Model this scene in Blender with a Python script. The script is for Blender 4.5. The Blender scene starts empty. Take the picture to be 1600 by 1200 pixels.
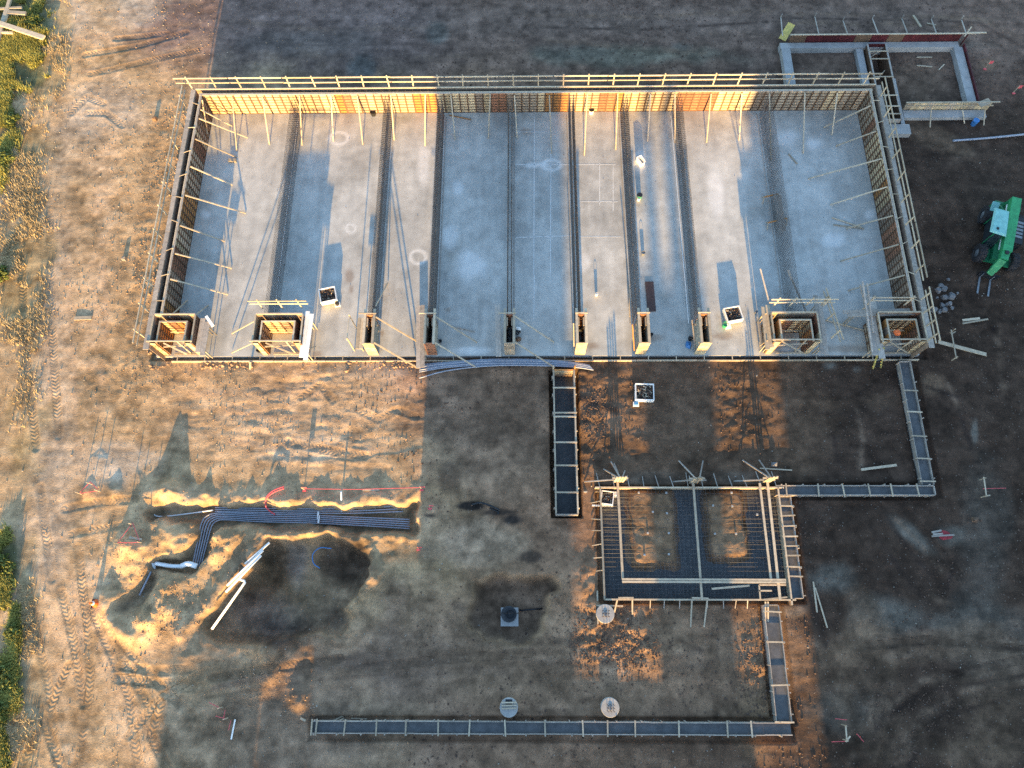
import bpy, math, random
import numpy as np
from mathutils import Matrix, Vector
random.seed(7); rng = np.random.default_rng(7)
scn = bpy.context.scene; COL = scn.collection

# ------------------------------------------------------------------ camera
H = 46.0; F = 1111.0
def rotm(p, r, y):
    cx, sx = math.cos(p), math.sin(p); cz, sz = math.cos(y), math.sin(y); cr, sr = math.cos(r), math.sin(r)
    A = np.array([[1,0,0],[0,cx,-sx],[0,sx,cx]]); B = np.array([[cz,-sz,0],[sz,cz,0],[0,0,1]]); C = np.array([[cr,-sr,0],[sr,cr,0],[0,0,1]])
    return B @ A @ C
CM = rotm(math.radians(19.11), math.radians(-2.22), math.radians(2.25))
cam_d = bpy.data.cameras.new('camera'); cam = bpy.data.objects.new('camera', cam_d); COL.objects.link(cam)
mw = Matrix([list(CM[i]) + [0] for i in range(3)] + [[0,0,0,1]]); mw.translation = (0, 0, H); cam.matrix_world = mw
cam_d.sensor_width = 36; cam_d.lens = F / 1600 * 36; cam_d.clip_end = 3000; cam_d.clip_start = 0.5
scn.camera = cam
# ------------------------------------------------------------------ light
SUN_EL = math.radians(8.5)
world = bpy.data.worlds.new('World'); scn.world = world; world.use_nodes = True
wn = world.node_tree; bg = wn.nodes['Background']
sky = wn.nodes.new('ShaderNodeTexSky'); sky.sky_type = 'NISHITA'; sky.sun_disc = False
sky.sun_elevation = SUN_EL; sky.sun_rotation = math.radians(180); sky.altitude = 100; sky.air_density = 1.0; sky.dust_density = 0.6; sky.ozone_density = 2.0
wn.links.new(sky.outputs[0], bg.inputs[0]); bg.inputs[1].default_value = 0.15
sd = bpy.data.lights.new('sun', 'SUN'); sd.energy = 4.2; sd.angle = math.radians(0.5); sd.color = (1.0, 0.63, 0.22)
so = bpy.data.objects.new('sun', sd); COL.objects.link(so); so.rotation_euler = (math.radians(90) - SUN_EL, 0, 0); so.location = (0, -60, 40)
scn.view_settings.view_transform = 'Standard'; scn.view_settings.look = 'None'; scn.view_settings.gamma = 1
scn.view_settings.exposure = 2.28
try: scn.view_settings.use_curve_mapping = False
except Exception: pass
scn.cycles.max_bounces = 5; scn.cycles.diffuse_bounces = 3; scn.cycles.use_denoising = False

# ------------------------------------------------------------------ helpers
def W(px, py, z=0.0):
    d = CM @ np.array([(px-800)/F, -(py-600)/F, -1.0]); t = (z-H)/d[2]
    return (t*d[0], t*d[1], z)
def PX(X, Y, Z=0.0):
    c = np.stack([X, Y, np.zeros_like(X)+Z-H], -1) @ CM
    return 800+F*c[...,0]/-c[...,2], 600-F*c[...,1]/-c[...,2]
class MB:
    def __init__(s): s.v=[]; s.f=[]; s.m=[]
    def add(s, vs, fs, mi=0):
        o=len(s.v); s.v+= [tuple(v) for v in vs]; s.f+= [tuple(o+i for i in f) for f in fs]; s.m+=[mi]*len(fs); return s
    def hexa(s, p, mi=0):
        return s.add(p, [(0,3,2,1),(4,5,6,7),(0,1,5,4),(1,2,6,5),(2,3,7,6),(3,0,4,7)], mi)
    def box(s, x0,x1,y0,y1,z0,z1, mi=0):
        return s.hexa([(x0,y0,z0),(x1,y0,z0),(x1,y1,z0),(x0,y1,z0),(x0,y0,z1),(x1,y0,z1),(x1,y1,z1),(x0,y1,z1)], mi)
    def beam(s, a, b, w, h, mi=0):
        a=Vector(a); b=Vector(b); d=(b-a)
        if d.length<1e-6: return s
        d.normalize(); up=Vector((0,0,1)) if abs(d.z)<0.97 else Vector((0,1,0))
        r=d.cross(up).normalized(); u=r.cross(d).normalized(); r=r*w/2; u=u*h/2
        return s.hexa([a-r-u,a+r-u,b+r-u,b-r-u,a-r+u,a+r+u,b+r+u,b-r+u], mi)
    def bar(s, a, b, r, mi=0):
        a=Vector(a); b=Vector(b); d=(b-a).normalized(); up=Vector((0,0,1)) if abs(d.z)<0.97 else Vector((0,1,0))
        x=d.cross(up).normalized()*r; y=x.cross(d).normalized()*r
        return s.add([a+x,a+y,a-x,a-y,b+x,b+y,b-x,b-y],[(0,1,5,4),(1,2,6,5),(2,3,7,6),(3,0,4,7)],mi)
    def tube(s, pts, r, n=8, mi=0, cap=True):
        pts=[Vector(p) for p in pts]; o=len(s.v); k=len(pts)
        for i,p in enumerate(pts):
            d=(pts[min(i+1,k-1)]-pts[max(i-1,0)]).normalized(); up=Vector((0,0,1)) if abs(d.z)<0.97 else Vector((0,1,0))
            x=d.cross(up).normalized(); y=x.cross(d).normalized()
            for j in range(n):
                a=2*math.pi*j/n; s.v.append(tuple(p+(x*math.cos(a)+y*math.sin(a))*r))
        for i in range(k-1):
            for j in range(n):
                a=o+i*n+j; b=o+i*n+(j+1)%n; s.f.append((a,b,b+n,a+n)); s.m.append(mi)
        if cap:
            s.f.append(tuple(o+j for j in range(n))[::-1]); s.f.append(tuple(o+(k-1)*n+j for j in range(n))); s.m+=[mi,mi]
        return s
    def lathe(s, c, prof, n=16, mi=0):
        o=len(s.v)
        for (r,z) in prof:
            for j in range(n):
                a=2*math.pi*j/n; s.v.append((c[0]+r*math.cos(a),c[1]+r*math.sin(a),c[2]+z))
        for i in range(len(prof)-1):
            for j in range(n):
                a=o+i*n+j; b=o+i*n+(j+1)%n; s.f.append((a,b,b+n,a+n)); s.m.append(mi)
        s.f.append(tuple(o+(len(prof)-1)*n+j for j in range(n))); s.m.append(mi)
        return s
    def mesh(s, name, mats, off=(0,0,0)):
        me=bpy.data.meshes.new(name); o=off
        me.from_pydata([(v[0]-o[0],v[1]-o[1],v[2]-o[2]) for v in s.v],[],s.f)
        if not isinstance(mats,(list,tuple)): mats=[mats]
        for m in mats: me.materials.append(m)
        if len(mats)>1: me.polygons.foreach_set('material_index', s.m)
        me.update(); return me
    def build(s, name, mats, parent=None, kind=None, smooth=False, label=None):
        off=wloc(parent) if parent is not None else (0,0,0)
        ob=bpy.data.objects.new(name, s.mesh(name, mats, off)); COL.objects.link(ob)
        if parent is not None: ob.parent=parent
        if smooth: ob.data.polygons.foreach_set('use_smooth',[True]*len(ob.data.polygons))
        if kind: ob['kind']=kind
        if label: ob['label']=label
        return ob
def wloc(o):
    x=y=z=0.0
    while o is not None: x+=o.location.x; y+=o.location.y; z+=o.location.z; o=o.parent
    return (x,y,z)
def tag(o, label, cat, group=None):
    o['label']=label; o['category']=cat
    if group: o['group']=group
    return o
def thing(name, label, cat, loc, group=None, rz=0.0):
    o=bpy.data.objects.new(name,None); COL.objects.link(o); o.location=loc; o.rotation_euler=(0,0,rz); o.empty_display_size=.3
    return tag(o,label,cat,group)
def inst(name, me, loc, parent=None, rz=0.0, kind=None):
    o=bpy.data.objects.new(name, me); COL.objects.link(o)
    p=wloc(parent) if parent is not None else (0,0,0)
    o.location=(loc[0]-p[0],loc[1]-p[1],loc[2]-p[2]); o.rotation_euler=(0,0,rz)
    if parent is not None: o.parent=parent
    if kind: o['kind']=kind
    return o
# ------------------------------------------------------------------ materials
def mat(name, col, rough=.8, var=.25, scale=8., metal=0., bump=0., rnd=0., col2=None, spec=.3, stretch=None):
    m=bpy.data.materials.new(name); m.use_nodes=True; nt=m.node_tree; N=nt.nodes; L=nt.links; b=N['Principled BSDF']
    b.inputs['Roughness'].default_value=rough; b.inputs['Metallic'].default_value=metal; b.inputs['Specular IOR Level'].default_value=spec
    tc=N.new('ShaderNodeTexCoord'); src=tc.outputs['Object']
    if stretch:
        mp=N.new('ShaderNodeMapping'); mp.inputs['Scale'].default_value=stretch; L.new(src,mp.inputs[0]); src=mp.outputs[0]
    nz=N.new('ShaderNodeTexNoise'); nz.inputs['Scale'].default_value=scale; nz.inputs['Detail'].default_value=6; nz.inputs['Roughness'].default_value=.65; L.new(src,nz.inputs['Vector'])
    rp=N.new('ShaderNodeValToRGB'); c2=col2 or tuple(c*(1-var) for c in col); c1=tuple(min(1,c*(1+var)) for c in col)
    rp.color_ramp.elements[0].position=.3; rp.color_ramp.elements[1].position=.7
    rp.color_ramp.elements[0].color=(*c2,1); rp.color_ramp.elements[1].color=(*c1,1); L.new(nz.outputs['Fac'],rp.inputs[0]); out=rp.outputs[0]
    if rnd:
        oi=N.new('ShaderNodeObjectInfo'); mr=N.new('ShaderNodeMapRange'); mr.inputs[3].default_value=1-rnd; mr.inputs[4].default_value=1+rnd*.6; L.new(oi.outputs['Random'],mr.inputs[0])
        mx=N.new('ShaderNodeVectorMath'); mx.operation='SCALE'; L.new(out,mx.inputs[0]); L.new(mr.outputs[0],mx.inputs['Scale']); out=mx.outputs[0]
    L.new(out,b.inputs['Base Color'])
    if bump:
        bp=N.new('ShaderNodeBump'); bp.inputs['Distance'].default_value=bump; L.new(nz.outputs['Fac'],bp.inputs['Height']); L.new(bp.outputs[0],b.inputs['Normal'])
    return m
M=dict(
 wood=mat('fresh_timber',(.46,.37,.26),.75,.22,5,rnd=.3),
 woodg=mat('weathered_timber',(.36,.31,.26),.85,.25,4,rnd=.25,bump=.01),
 ply_yel=mat('yellow_plywood',(.50,.38,.23),.65,.35,3,rnd=.32),
 ply_tan=mat('tan_plywood',(.40,.31,.22),.65,.35,3,rnd=.35),
 ply_red=mat('red_brown_plywood',(.26,.12,.07),.7,.35,4,rnd=.3),
 ply_gry=mat('grey_brown_plywood',(.30,.22,.16),.75,.35,4,rnd=.3),
 ply_oran=mat('orange_plywood',(.42,.19,.06),.7,.3,4,rnd=.3),
 frame=mat('rusty_form_frame',(.13,.075,.045),.7,.4,9,rnd=.3),
 rebar=mat('rusty_rebar',(.085,.05,.035),.7,.35,6,metal=.2),
 rebard=mat('dark_rebar',(.05,.045,.045),.6,.35,6,metal=.4),
 rebarb=mat('mat_rebar',(.10,.10,.105),.6,.3,6,metal=.2),
 rebarm=mat('grey_rebar',(.115,.092,.078),.6,.35,6,metal=.2),
 conc=mat('cured_concrete',(.33,.315,.295),.8,.2,1.5,bump=.006),
 wetc=mat('wet_concrete',(.088,.084,.080),.5,.35,2.2,spec=.5,bump=.01),
 leanc=mat('lean_concrete',(.055,.052,.05),.5,.35,2.0,spec=.5),
 pvcw=mat('white_pvc',(.78,.78,.76),.4,.06,3),
 pvcg=mat("grey_pvc",(.27,.285,.33),.4,.15,3,spec=.5),
 plast=mat('white_plastic',(.80,.78,.74),.5,.1,4),
 scrap=mat('scrap_mix',(.14,.085,.055),.9,.6,9),
 black=mat('black_plastic',(.02,.02,.022),.5,.3,5),
 rubber=mat('tyre_rubber',(.035,.03,.03),.9,.5,3),
 green=mat('green_paint',(.035,.27,.10),.5,.25,3,spec=.4),
 green2=mat('dark_green_paint',(.02,.16,.07),.5,.2,3),
 teal=mat('cab_roof_paint',(.20,.44,.40),.55,.2,3,spec=.4),
 glass=mat('dark_cab_glass',(.02,.03,.035),.15,.1,3,spec=.6),
 steel=mat('grey_steel',(.23,.24,.25),.5,.2,4,metal=.5),
 red=mat('red_plastic',(.26,.025,.03),.5,.2,4),
 pink=mat('pink_ribbon',(.62,.10,.11),.7,.15,4),
 orange=mat('orange_plastic',(.65,.13,.03),.5,.15,4),
 blue=mat('blue_plastic',(.05,.17,.38),.45,.2,4),
 bgreen=mat('green_plastic',(.03,.30,.14),.5,.15,4),
 yellow=mat('yellow_paint',(.50,.40,.12),.55,.15,4),
 plate=mat('rusty_steel_plate',(.085,.048,.04),.7,.35,3),
 redply=mat('red_form_panel',(.085,.014,.016),.6,.35,3,rnd=.4),
 rock=mat('broken_concrete',(.17,.16,.155),.85,.2,4,rnd=.2),
 facade=mat('building_facade',(.45,.42,.38),.8,.15,1),
 grass1=mat('grass_blades',(.36,.31,.075),.8,.3,.6,col2=(.17,.175,.04)),
 grass2=mat('dry_grass_blades',(.40,.30,.16),.85,.35,.8),
 leaf=mat('weed_leaves',(.11,.13,.03),.7,.4,2),
)
# ------------------------------------------------------------------ noise + terrain
def vnoise(X, Y, sx, sy, seed):
    g=np.random.default_rng(seed).random((256,256)).astype(np.float32)
    u=X/sx+1000.3; v=Y/sy+1000.7; i=np.floor(u).astype(np.int32); j=np.floor(v).astype(np.int32); a=u-i; b=v-j
    a=a*a*(3-2*a); b=b*b*(3-2*b); i&=255; j&=255; i1=(i+1)&255; j1=(j+1)&255
    return (g[i,j]*(1-a)+g[i1,j]*a)*(1-b)+(g[i,j1]*(1-a)+g[i1,j1]*a)*b-.5
def fbm(X, Y, s, o, seed, ys=1.0):
    r=0; amp=1.0
    for k in range(o): r=r+amp*vnoise(X+k*17.1, Y-k*9.3, s, s*ys, seed+k); s*=.5; amp*=.55
    return r
def sst(a, b, x): t=np.clip((x-a)/(b-a),0,1); return t*t*(3-2*t)
XS=np.arange(-46.8,45.0,.09).astype(np.float32); YS=np.arange(-11,53.2,.09).astype(np.float32)
GX,GY=np.meshgrid(XS,YS); PXg,PYg=PX(GX.astype(np.float64),GY.astype(np.float64)); PXg=PXg.astype(np.float32); PYg=PYg.astype(np.float32)
def pdist(pts, pad, want_s=False):
    """distance to a polyline given in photo pixels, evaluated on the ground grid (cropped)"""
    P=[W(*p)[:2] for p in pts]; xs=[p[0] for p in P]; ys=[p[1] for p in P]
    i0,i1=np.searchsorted(XS,[min(xs)-pad,max(xs)+pad]); j0,j1=np.searchsorted(YS,[min(ys)-pad,max(ys)+pad])
    sl=(slice(j0,j1),slice(i0,i1)); X=GX[sl]; Y=GY[sl]; D=np.full(X.shape,1e9,np.float32); S=np.zeros_like(D); T=np.zeros_like(D); s0=0.0
    for a,b in zip(P[:-1],P[1:]):
        dx,dy=b[0]-a[0],b[1]-a[1]; l=math.hypot(dx,dy)+1e-9; t=((X-a[0])*dx+(Y-a[1])*dy)/(l*l); tc=np.clip(t,0,1)
        d=np.hypot(X-a[0]-tc*dx,Y-a[1]-tc*dy); side=((X-a[0])*dy-(Y-a[1])*dx)/l; m=d<D
        D[m]=d[m]; S[m]=(s0+tc*l)[m]; T[m]=side[m]; s0+=l
    return sl,D,S,T
WXg=None
def inpoly(pts):
    GX,GY=(WXg,WYg) if WXg is not None else (globals()['GX'],globals()['GY'])
    P=[W(*p)[:2] for p in pts]; ins=np.zeros(GX.shape,bool)
    for (x0,y0),(x1,y1) in zip(P,P[1:]+P[:1]):
        c=((y0>GY)!=(y1>GY))&(GX<(x1-x0)*(GY-y0)/(y1-y0+1e-9)+x0); ins^=c
    return ins
def blur(A, n):
    for _ in range(3):
        k=n
        c=np.cumsum(np.pad(A,((k+1,k),(0,0)),mode='edge'),0,dtype=np.float64); A=(c[2*k+1:]-c[:-2*k-1])/(2*k+1)
        c=np.cumsum(np.pad(A,((0,0),(k+1,k)),mode='edge'),1,dtype=np.float64); A=(c[:,2*k+1:]-c[:,:-2*k-1])/(2*k+1)
    return A.astype(np.float32)
def ell(cx, cy, rx, ry, soft=.5, seed=1, nz=.5, ang=0):
    ca,sa=math.cos(math.radians(ang)),math.sin(math.radians(ang)); dx=PXg-cx; dy=PYg-cy
    d=np.sqrt(((dx*ca+dy*sa)/rx)**2+((-dx*sa+dy*ca)/ry)**2)+nz*N2*1.6
    return 1-sst(1-soft,1+soft,d)
N1=fbm(GX,GY,14,5,11); N2=fbm(GX,GY,3.2,6,31); N3=fbm(GX,GY,.9,4,51); N4=vnoise(GX,GY,.26,.26,71)+.6*vnoise(GX,GY,.15,.15,73)
NS=fbm(GX,GY,2.6,5,91,ys=.13)
WXg=GX+.55*N3+.35*fbm(GX,GY,1.7,3,501); WYg=GY+.5*fbm(GX,GY,1.1,4,503)
# roughness of the earth surface
rough=np.full(GX.shape,.20,np.float32)
rough+=.22*ell(480,650,190,80,.5,nz=.4)+.8*ell(255,950,75,60,.4)+.9*ell(960,1000,90,70,.4)+.5*ell(350,850,60,40)+.5*ell(210,860,60,50)
rough+=.8*ell(925,660,30,75,.4)+.5*ell(1160,640,40,70)+.12*ell(200,400,60,230,.5)+.7*ell(1185,1040,40,90,.4)+.35*ell(230,590,90,30)+.45*ell(245,330,30,240,.4,nz=.2,ang=9)
rough+=.5*ell(420,1070,80,50)+.35*ell(1450,1120,140,70)
Z=-.14+.10*N1+.045*N2+.030*N3*rough*1.2+.050*N4*rough*.62+.030*NS*(.16+rough*.55+.3*sst(600,760,PXg))
Z+=.055*fbm(GX,GY,1.6,4,131,ys=.25)*ell(480,655,190,90,.4)+.11*fbm(GX,GY,2.6,5,171)*ell(430,930,190,110,.5)+.09*np.abs(fbm(GX,GY,1.5,4,173))*ell(260,930,110,90,.5)+.05*fbm(GX,GY,2.2,5,175,ys=.3)*ell(380,1070,150,60,.5)+.06*fbm(GX,GY,3.0,5,181,ys=.4)*sst(900,1100,PXg)
Z+=.05*np.abs(fbm(GX,GY,1.1,4,151))*rough
# spoil berms, heaps
def berm(pts,h,w,rg=.5,seed=3):
    sl,D,S,T=pdist(pts,w*3.2); e=h*np.exp(-(D/w)**2*(1+0.0*S))*(1+rg*1.5*N2[sl]+rg*.9*N3[sl]); Z[sl]+=e.astype(np.float32)
def heap(px,py,h,w,rg=.5): berm([(px,py),(px+1,py)],h,w,rg)
berm([(228,772),(320,778),(430,782),(540,784),(610,772),(655,766)],.08,.5,1.2)
heap(258,764,.36,.6,.5); heap(272,768,.22,.7,.5); heap(322,772,.22,.22,.2); heap(135,770,.2,.5); heap(175,768,.22,.6)
berm([(432,830),(395,868),(345,920),(305,968),(283,992)],.22,.5,.5)
berm([(215,1000),(185,985),(165,955),(170,930)],.25,.5)
heap(292,1030,.30,.8,.4); heap(345,852,.30,1.0,.9); heap(372,838,.25,.6,.9); heap(245,950,.28,1.2,.9); heap(262,915,.25,.5,.9); heap(228,972,.25,.6,.9); heap(210,855,.35,1.0,.9); heap(265,840,.3,.8); heap(480,828,.45,.6); heap(560,850,.35,.7); heap(578,900,.55,.7); heap(545,925,.45,.7); heap(425,1022,.55,.8,.4); heap(465,1095,.35,.8,.6); heap(410,1060,.25,1.0)
LM=ell(962,992,62,50,.5,nz=.3)+.6*ell(925,925,26,46,.4)+.5*ell(1192,1050,36,75,.4,nz=.3)+.35*ell(1045,650,170,95,.4,nz=.2)+.3*ell(925,650,34,80,.4)
Z+=LM*(.42*np.abs(fbm(GX,GY,1.5,4,211,ys=.7))+.16*fbm(GX,GY,.55,3,215))
heap(890,910,.25,1.6,.2); heap(820,890,.2,2.0,.2); heap(1040,1020,.25,1.2); heap(440,985,.35,1.2,.5); heap(1340,1180,.5,1.6,.4); heap(1500,1190,.35,2.2,.3)
# excavations
def pit(pts, depth, soft):
    m=blur(inpoly(pts).astype(np.float32),max(1,int(soft/.09/2))); w=np.clip(m+.35*N3*(m*(1-m))*4,0,1); return w*depth
dig=np.zeros_like(Z)
dig=np.maximum(dig,pit([(222,796),(250,790),(330,788),(420,790),(540,797),(600,790),(652,787),(652,832),(560,828),(450,826),(345,818),(330,842),(312,892),(228,898),(222,878),(288,872),(308,812),(250,814),(226,812)],.85,.2))
dig=np.maximum(dig,pit([(232,882),(212,905),(182,945),(186,965),(215,945),(240,905)],.7,.4))
dig=np.maximum(dig,pit([(418,842),(452,850),(475,838),(530,846),(575,868),(580,895),(555,915),(540,945),(500,985),(420,1000),(345,1000),(312,985),(350,935),(395,885)],1.45,.15))
dig=np.maximum(dig,.9*ell(520,968,24,24,.4,nz=.1))
dig=np.maximum(dig,pit([(733,910),(800,905),(866,902),(868,915),(850,935),(848,985),(815,1005),(765,1000),(738,965)],1.15,.12))
dig=np.maximum(dig,.25*ell(505,872,30,20,.5)+.0)
mk=(dig>.2).astype(np.float32); ring=np.clip(blur(mk,9)*1.9,0,1)*(1-mk); west=1-sst(640,690,PXg)
Z+=ring*west*(.42*np.abs(fbm(GX,GY,1.3,5,511))+.10*fbm(GX,GY,.5,3,513)+.02)
Z+=mk*west*(.22*np.abs(fbm(GX,GY,1.6,5,517)))
Z-=dig*(1-.25*np.clip(N2,-1,1))
# tyre ruts
TS=np.zeros_like(Z); TT=np.zeros_like(Z); TM=np.zeros_like(Z)
def track(pts,w=.28,depth=.02,m=1.0):
    sl,D,S,T=pdist(pts,w+.8); k=1-sst(w*.75,w,D); z=Z[sl]; z-=depth*k-.012*np.exp(-((D-w*1.15)/.12)**2); c=k*m>TM[sl]
    TS[sl][c]=S[c]; TT[sl][c]=T[c]; TM[sl][c]=(k*m)[c]
for t in [[(120,855),(134,960),(140,1060),(120,1200)],[(40,905),(55,985),(75,1080),(88,1200)],[(95,925),(115,1010),(128,1100)],[(160,960),(195,1040),(235,1110),(300,1230)],[(140,945),(172,1020),(200,1090),(215,1200)],
  [(105,1040),(70,1120),(30,1200)],[(60,1110),(95,1200)],[(185,1000),(250,1075),(300,1120)],[(310,1055),(250,1090),(200,1150)],[(250,1100),(235,1150),(260,1200)],[(100,795),(150,785),(210,780)],[(110,835),(180,822),(215,815)],
  [(62,760),(72,840),(80,905)],[(190,1040),(240,1050),(300,1045)],[(180,1060),(235,1066),(300,1075)],[(330,1060),(420,1045),(530,1030)],[(560,1045),(680,1032),(830,1020)],[(470,620),(500,600),(520,625)],[(560,640),(590,655),(620,640),(650,650)],[(450,690),(520,705),(570,712)],[(110,175),(135,150),(160,160)],[(135,175),(165,175),(190,195)],
  [(132,85),(220,70),(290,50)],[(140,115),(240,92),(310,78)],[(180,60),(260,52)],[(1370,1200),(1400,1120),(1470,1060),(1600,1030)],[(1400,1200),(1440,1130),(1520,1085),(1600,1080)],[(1350,1010),(1450,1000),(1600,1015)],[(700,960),(760,1010),(740,1060),(700,1075)],[(1360,700),(1420,800),(1500,900)],[(30,400),(40,560),(55,700)],[(75,330),(80,520),(90,680)]]:
    track(t,.27+.05*random.random(),.012+.012*random.random(),.6+.4*random.random())
# level formation under the structures
def rect(x0,x1,y0,y1): return (GX>x0)&(GX<x1)&(GY>y0)&(GY<y1)
m=blur(rect(-26.6,28.6,17.2,39.9).astype(np.float32),3); Z=Z*(1-m)+m*np.minimum(Z,-.16)
Z[rect(-26.0,28.0,17.75,39.4)]=-.42
FOOT=[]   # (x0,x1,y0,y1) excavated strips, filled by the footing builder below
def dug(x0,x1,y0,y1,z): Z[rect(x0,x1,y0,y1)]=z+.02*N3[rect(x0,x1,y0,y1)]
dug(1.95,3.95,6.85,17.05,-1.3)
dug(-12.6,16.0,-6.15,-4.85,-.35); dug(14.6,16.2,-5.2,1.7,-.35); dug(25.75,27.2,8.1,17.2,-.35); dug(16.2,26.9,8.0,9.15,-.35)
dug(4.85,17.6,1.55,8.95,-.55)
isl=blur((rect(7.05,9.75,3.9,8.55)|rect(11.95,14.3,4.3,8.6)).astype(np.float32),2)*(1-.0)
Z=np.where(isl>.02,np.maximum(Z,-.55+np.clip(isl*1.25+.25*N3*(isl<.95),0,1)*.52+.05*N4),Z)
m=blur((rect(20.9,21.9,39.5,45.6)|rect(20.9,36.2,44.3,45.6)|rect(34.9,36.4,37.6,45.6)|rect(29.6,36.4,37.5,38.8)|rect(27.4,29.9,36.7,44.9)).astype(np.float32),2); Z=Z*(1-m)+m*np.minimum(Z,-.20)
dug(27.75,29.35,37.15,44.5,-.9)
edge=np.minimum.reduce([GX-XS[0],XS[-1]-GX,GY-YS[0],YS[-1]-GY]); e=sst(0,3,edge); Z=Z*e+(1-e)*-.14
# earth colour: tan dust on the haul road, darker earth with shade painted in to the east and behind the wall
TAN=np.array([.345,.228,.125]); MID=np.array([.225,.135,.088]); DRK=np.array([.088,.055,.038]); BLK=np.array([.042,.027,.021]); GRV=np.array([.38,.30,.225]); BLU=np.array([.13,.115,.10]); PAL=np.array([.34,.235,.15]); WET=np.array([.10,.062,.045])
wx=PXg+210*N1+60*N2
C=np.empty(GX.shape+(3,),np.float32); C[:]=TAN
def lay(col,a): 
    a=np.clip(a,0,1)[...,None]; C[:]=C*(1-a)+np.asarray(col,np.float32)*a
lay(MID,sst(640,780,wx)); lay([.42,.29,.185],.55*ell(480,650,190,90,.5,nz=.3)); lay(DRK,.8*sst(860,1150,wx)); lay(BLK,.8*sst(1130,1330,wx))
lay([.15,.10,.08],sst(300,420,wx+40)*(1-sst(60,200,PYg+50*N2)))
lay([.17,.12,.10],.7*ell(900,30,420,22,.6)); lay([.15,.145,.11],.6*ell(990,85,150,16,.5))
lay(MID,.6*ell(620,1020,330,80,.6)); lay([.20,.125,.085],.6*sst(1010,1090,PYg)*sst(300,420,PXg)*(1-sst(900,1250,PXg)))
lay([.19,.13,.09],.55*ell(420,1150,190,70,.5)); lay([.30,.19,.115],.55*ell(960,980,110,90,.5)); lay([.30,.19,.11],.5*ell(1190,1050,40,140,.5)); lay([.15,.095,.062],.5*ell(1040,660,230,120,.6))
for a in [(165,170,75,45,.75),(160,725,75,32,.75),(80,560,30,330,.5),(95,25,60,40,.6),(215,15,50,28,.7),(60,850,30,60,.5),(470,700,60,25,.4),(15,325,25,40,.9),(12,930,14,50,.9),(45,1060,25,70,.6),(600,580,60,14,.4),(130,220,60,50,.3)]: lay(GRV,a[4]*ell(a[0],a[1],a[2],a[3],.5))
for a in [(750,850,60,32,.8),(760,700,100,60,.35),(715,650,40,60,.3),(680,820,30,40,.3),(860,620,25,60,.3)]: lay([.36,.25,.175],a[4]*ell(a[0],a[1],a[2],a[3],.5))
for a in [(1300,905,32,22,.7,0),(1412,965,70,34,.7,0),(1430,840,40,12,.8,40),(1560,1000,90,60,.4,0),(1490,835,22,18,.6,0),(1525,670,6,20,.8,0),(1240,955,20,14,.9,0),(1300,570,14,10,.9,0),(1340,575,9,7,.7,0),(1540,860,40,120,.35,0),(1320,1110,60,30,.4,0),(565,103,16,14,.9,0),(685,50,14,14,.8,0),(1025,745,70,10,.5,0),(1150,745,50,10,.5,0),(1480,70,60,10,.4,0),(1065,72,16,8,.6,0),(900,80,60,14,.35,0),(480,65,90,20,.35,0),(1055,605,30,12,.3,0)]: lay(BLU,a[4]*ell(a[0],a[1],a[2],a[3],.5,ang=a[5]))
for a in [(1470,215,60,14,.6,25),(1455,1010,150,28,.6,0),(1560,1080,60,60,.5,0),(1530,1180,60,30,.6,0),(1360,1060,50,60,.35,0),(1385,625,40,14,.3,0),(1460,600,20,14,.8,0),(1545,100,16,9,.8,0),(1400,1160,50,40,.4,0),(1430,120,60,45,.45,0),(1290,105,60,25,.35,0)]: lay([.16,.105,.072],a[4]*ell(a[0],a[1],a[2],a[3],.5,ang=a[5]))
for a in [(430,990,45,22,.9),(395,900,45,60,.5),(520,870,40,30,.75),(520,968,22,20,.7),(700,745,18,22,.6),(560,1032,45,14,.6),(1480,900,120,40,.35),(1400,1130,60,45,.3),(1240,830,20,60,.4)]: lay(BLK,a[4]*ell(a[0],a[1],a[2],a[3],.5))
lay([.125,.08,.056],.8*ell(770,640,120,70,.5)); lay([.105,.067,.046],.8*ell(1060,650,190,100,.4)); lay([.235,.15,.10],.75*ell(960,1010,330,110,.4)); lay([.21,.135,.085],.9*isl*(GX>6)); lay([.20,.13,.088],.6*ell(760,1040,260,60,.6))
d2=blur((dig>.5).astype(np.float32),1)*sst(690,710,PXg)*(1-sst(900,940,PXg)); lay([.15,.10,.072],.5*d2); lay([.28,.19,.125],.6*np.clip(blur(d2,4)*2,0,1)*(1-d2))  # recess round the basin darkened, its shade put into the soil colour; paler rim
for a in [(735,790,18,5,.95),(800,812,14,7,.9),(670,805,12,4,.8),(830,870,16,7,.7),(780,800,20,4,.8)]: lay([.025,.022,.022],a[4]*ell(a[0],a[1],a[2],a[3],.5,nz=.8))
for pts in [[(228,768),(320,776),(430,780),(540,784),(655,768)],[(432,830),(395,868),(345,920),(283,992)]]:
    sl,D,S,T=pdist(pts,2.0); a=(.35*(1-sst(.2,.8,D)))[...,None]; C[sl]=C[sl]*(1-a)+PAL.astype(np.float32)*a
def streak(pts,w,col,a):
    sl,D,S,T=pdist(pts,w*3+1); k=(np.exp(-(D/w)**2)*a*np.clip(.75+1.8*N3[sl]+.9*N2[sl],0,1.3))[...,None].clip(0,1); C[sl]=C[sl]*(1-k)+np.asarray(col,np.float32)*k
PSt=[.15,.10,.072]; DSt=[.03,.02,.017]
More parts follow.
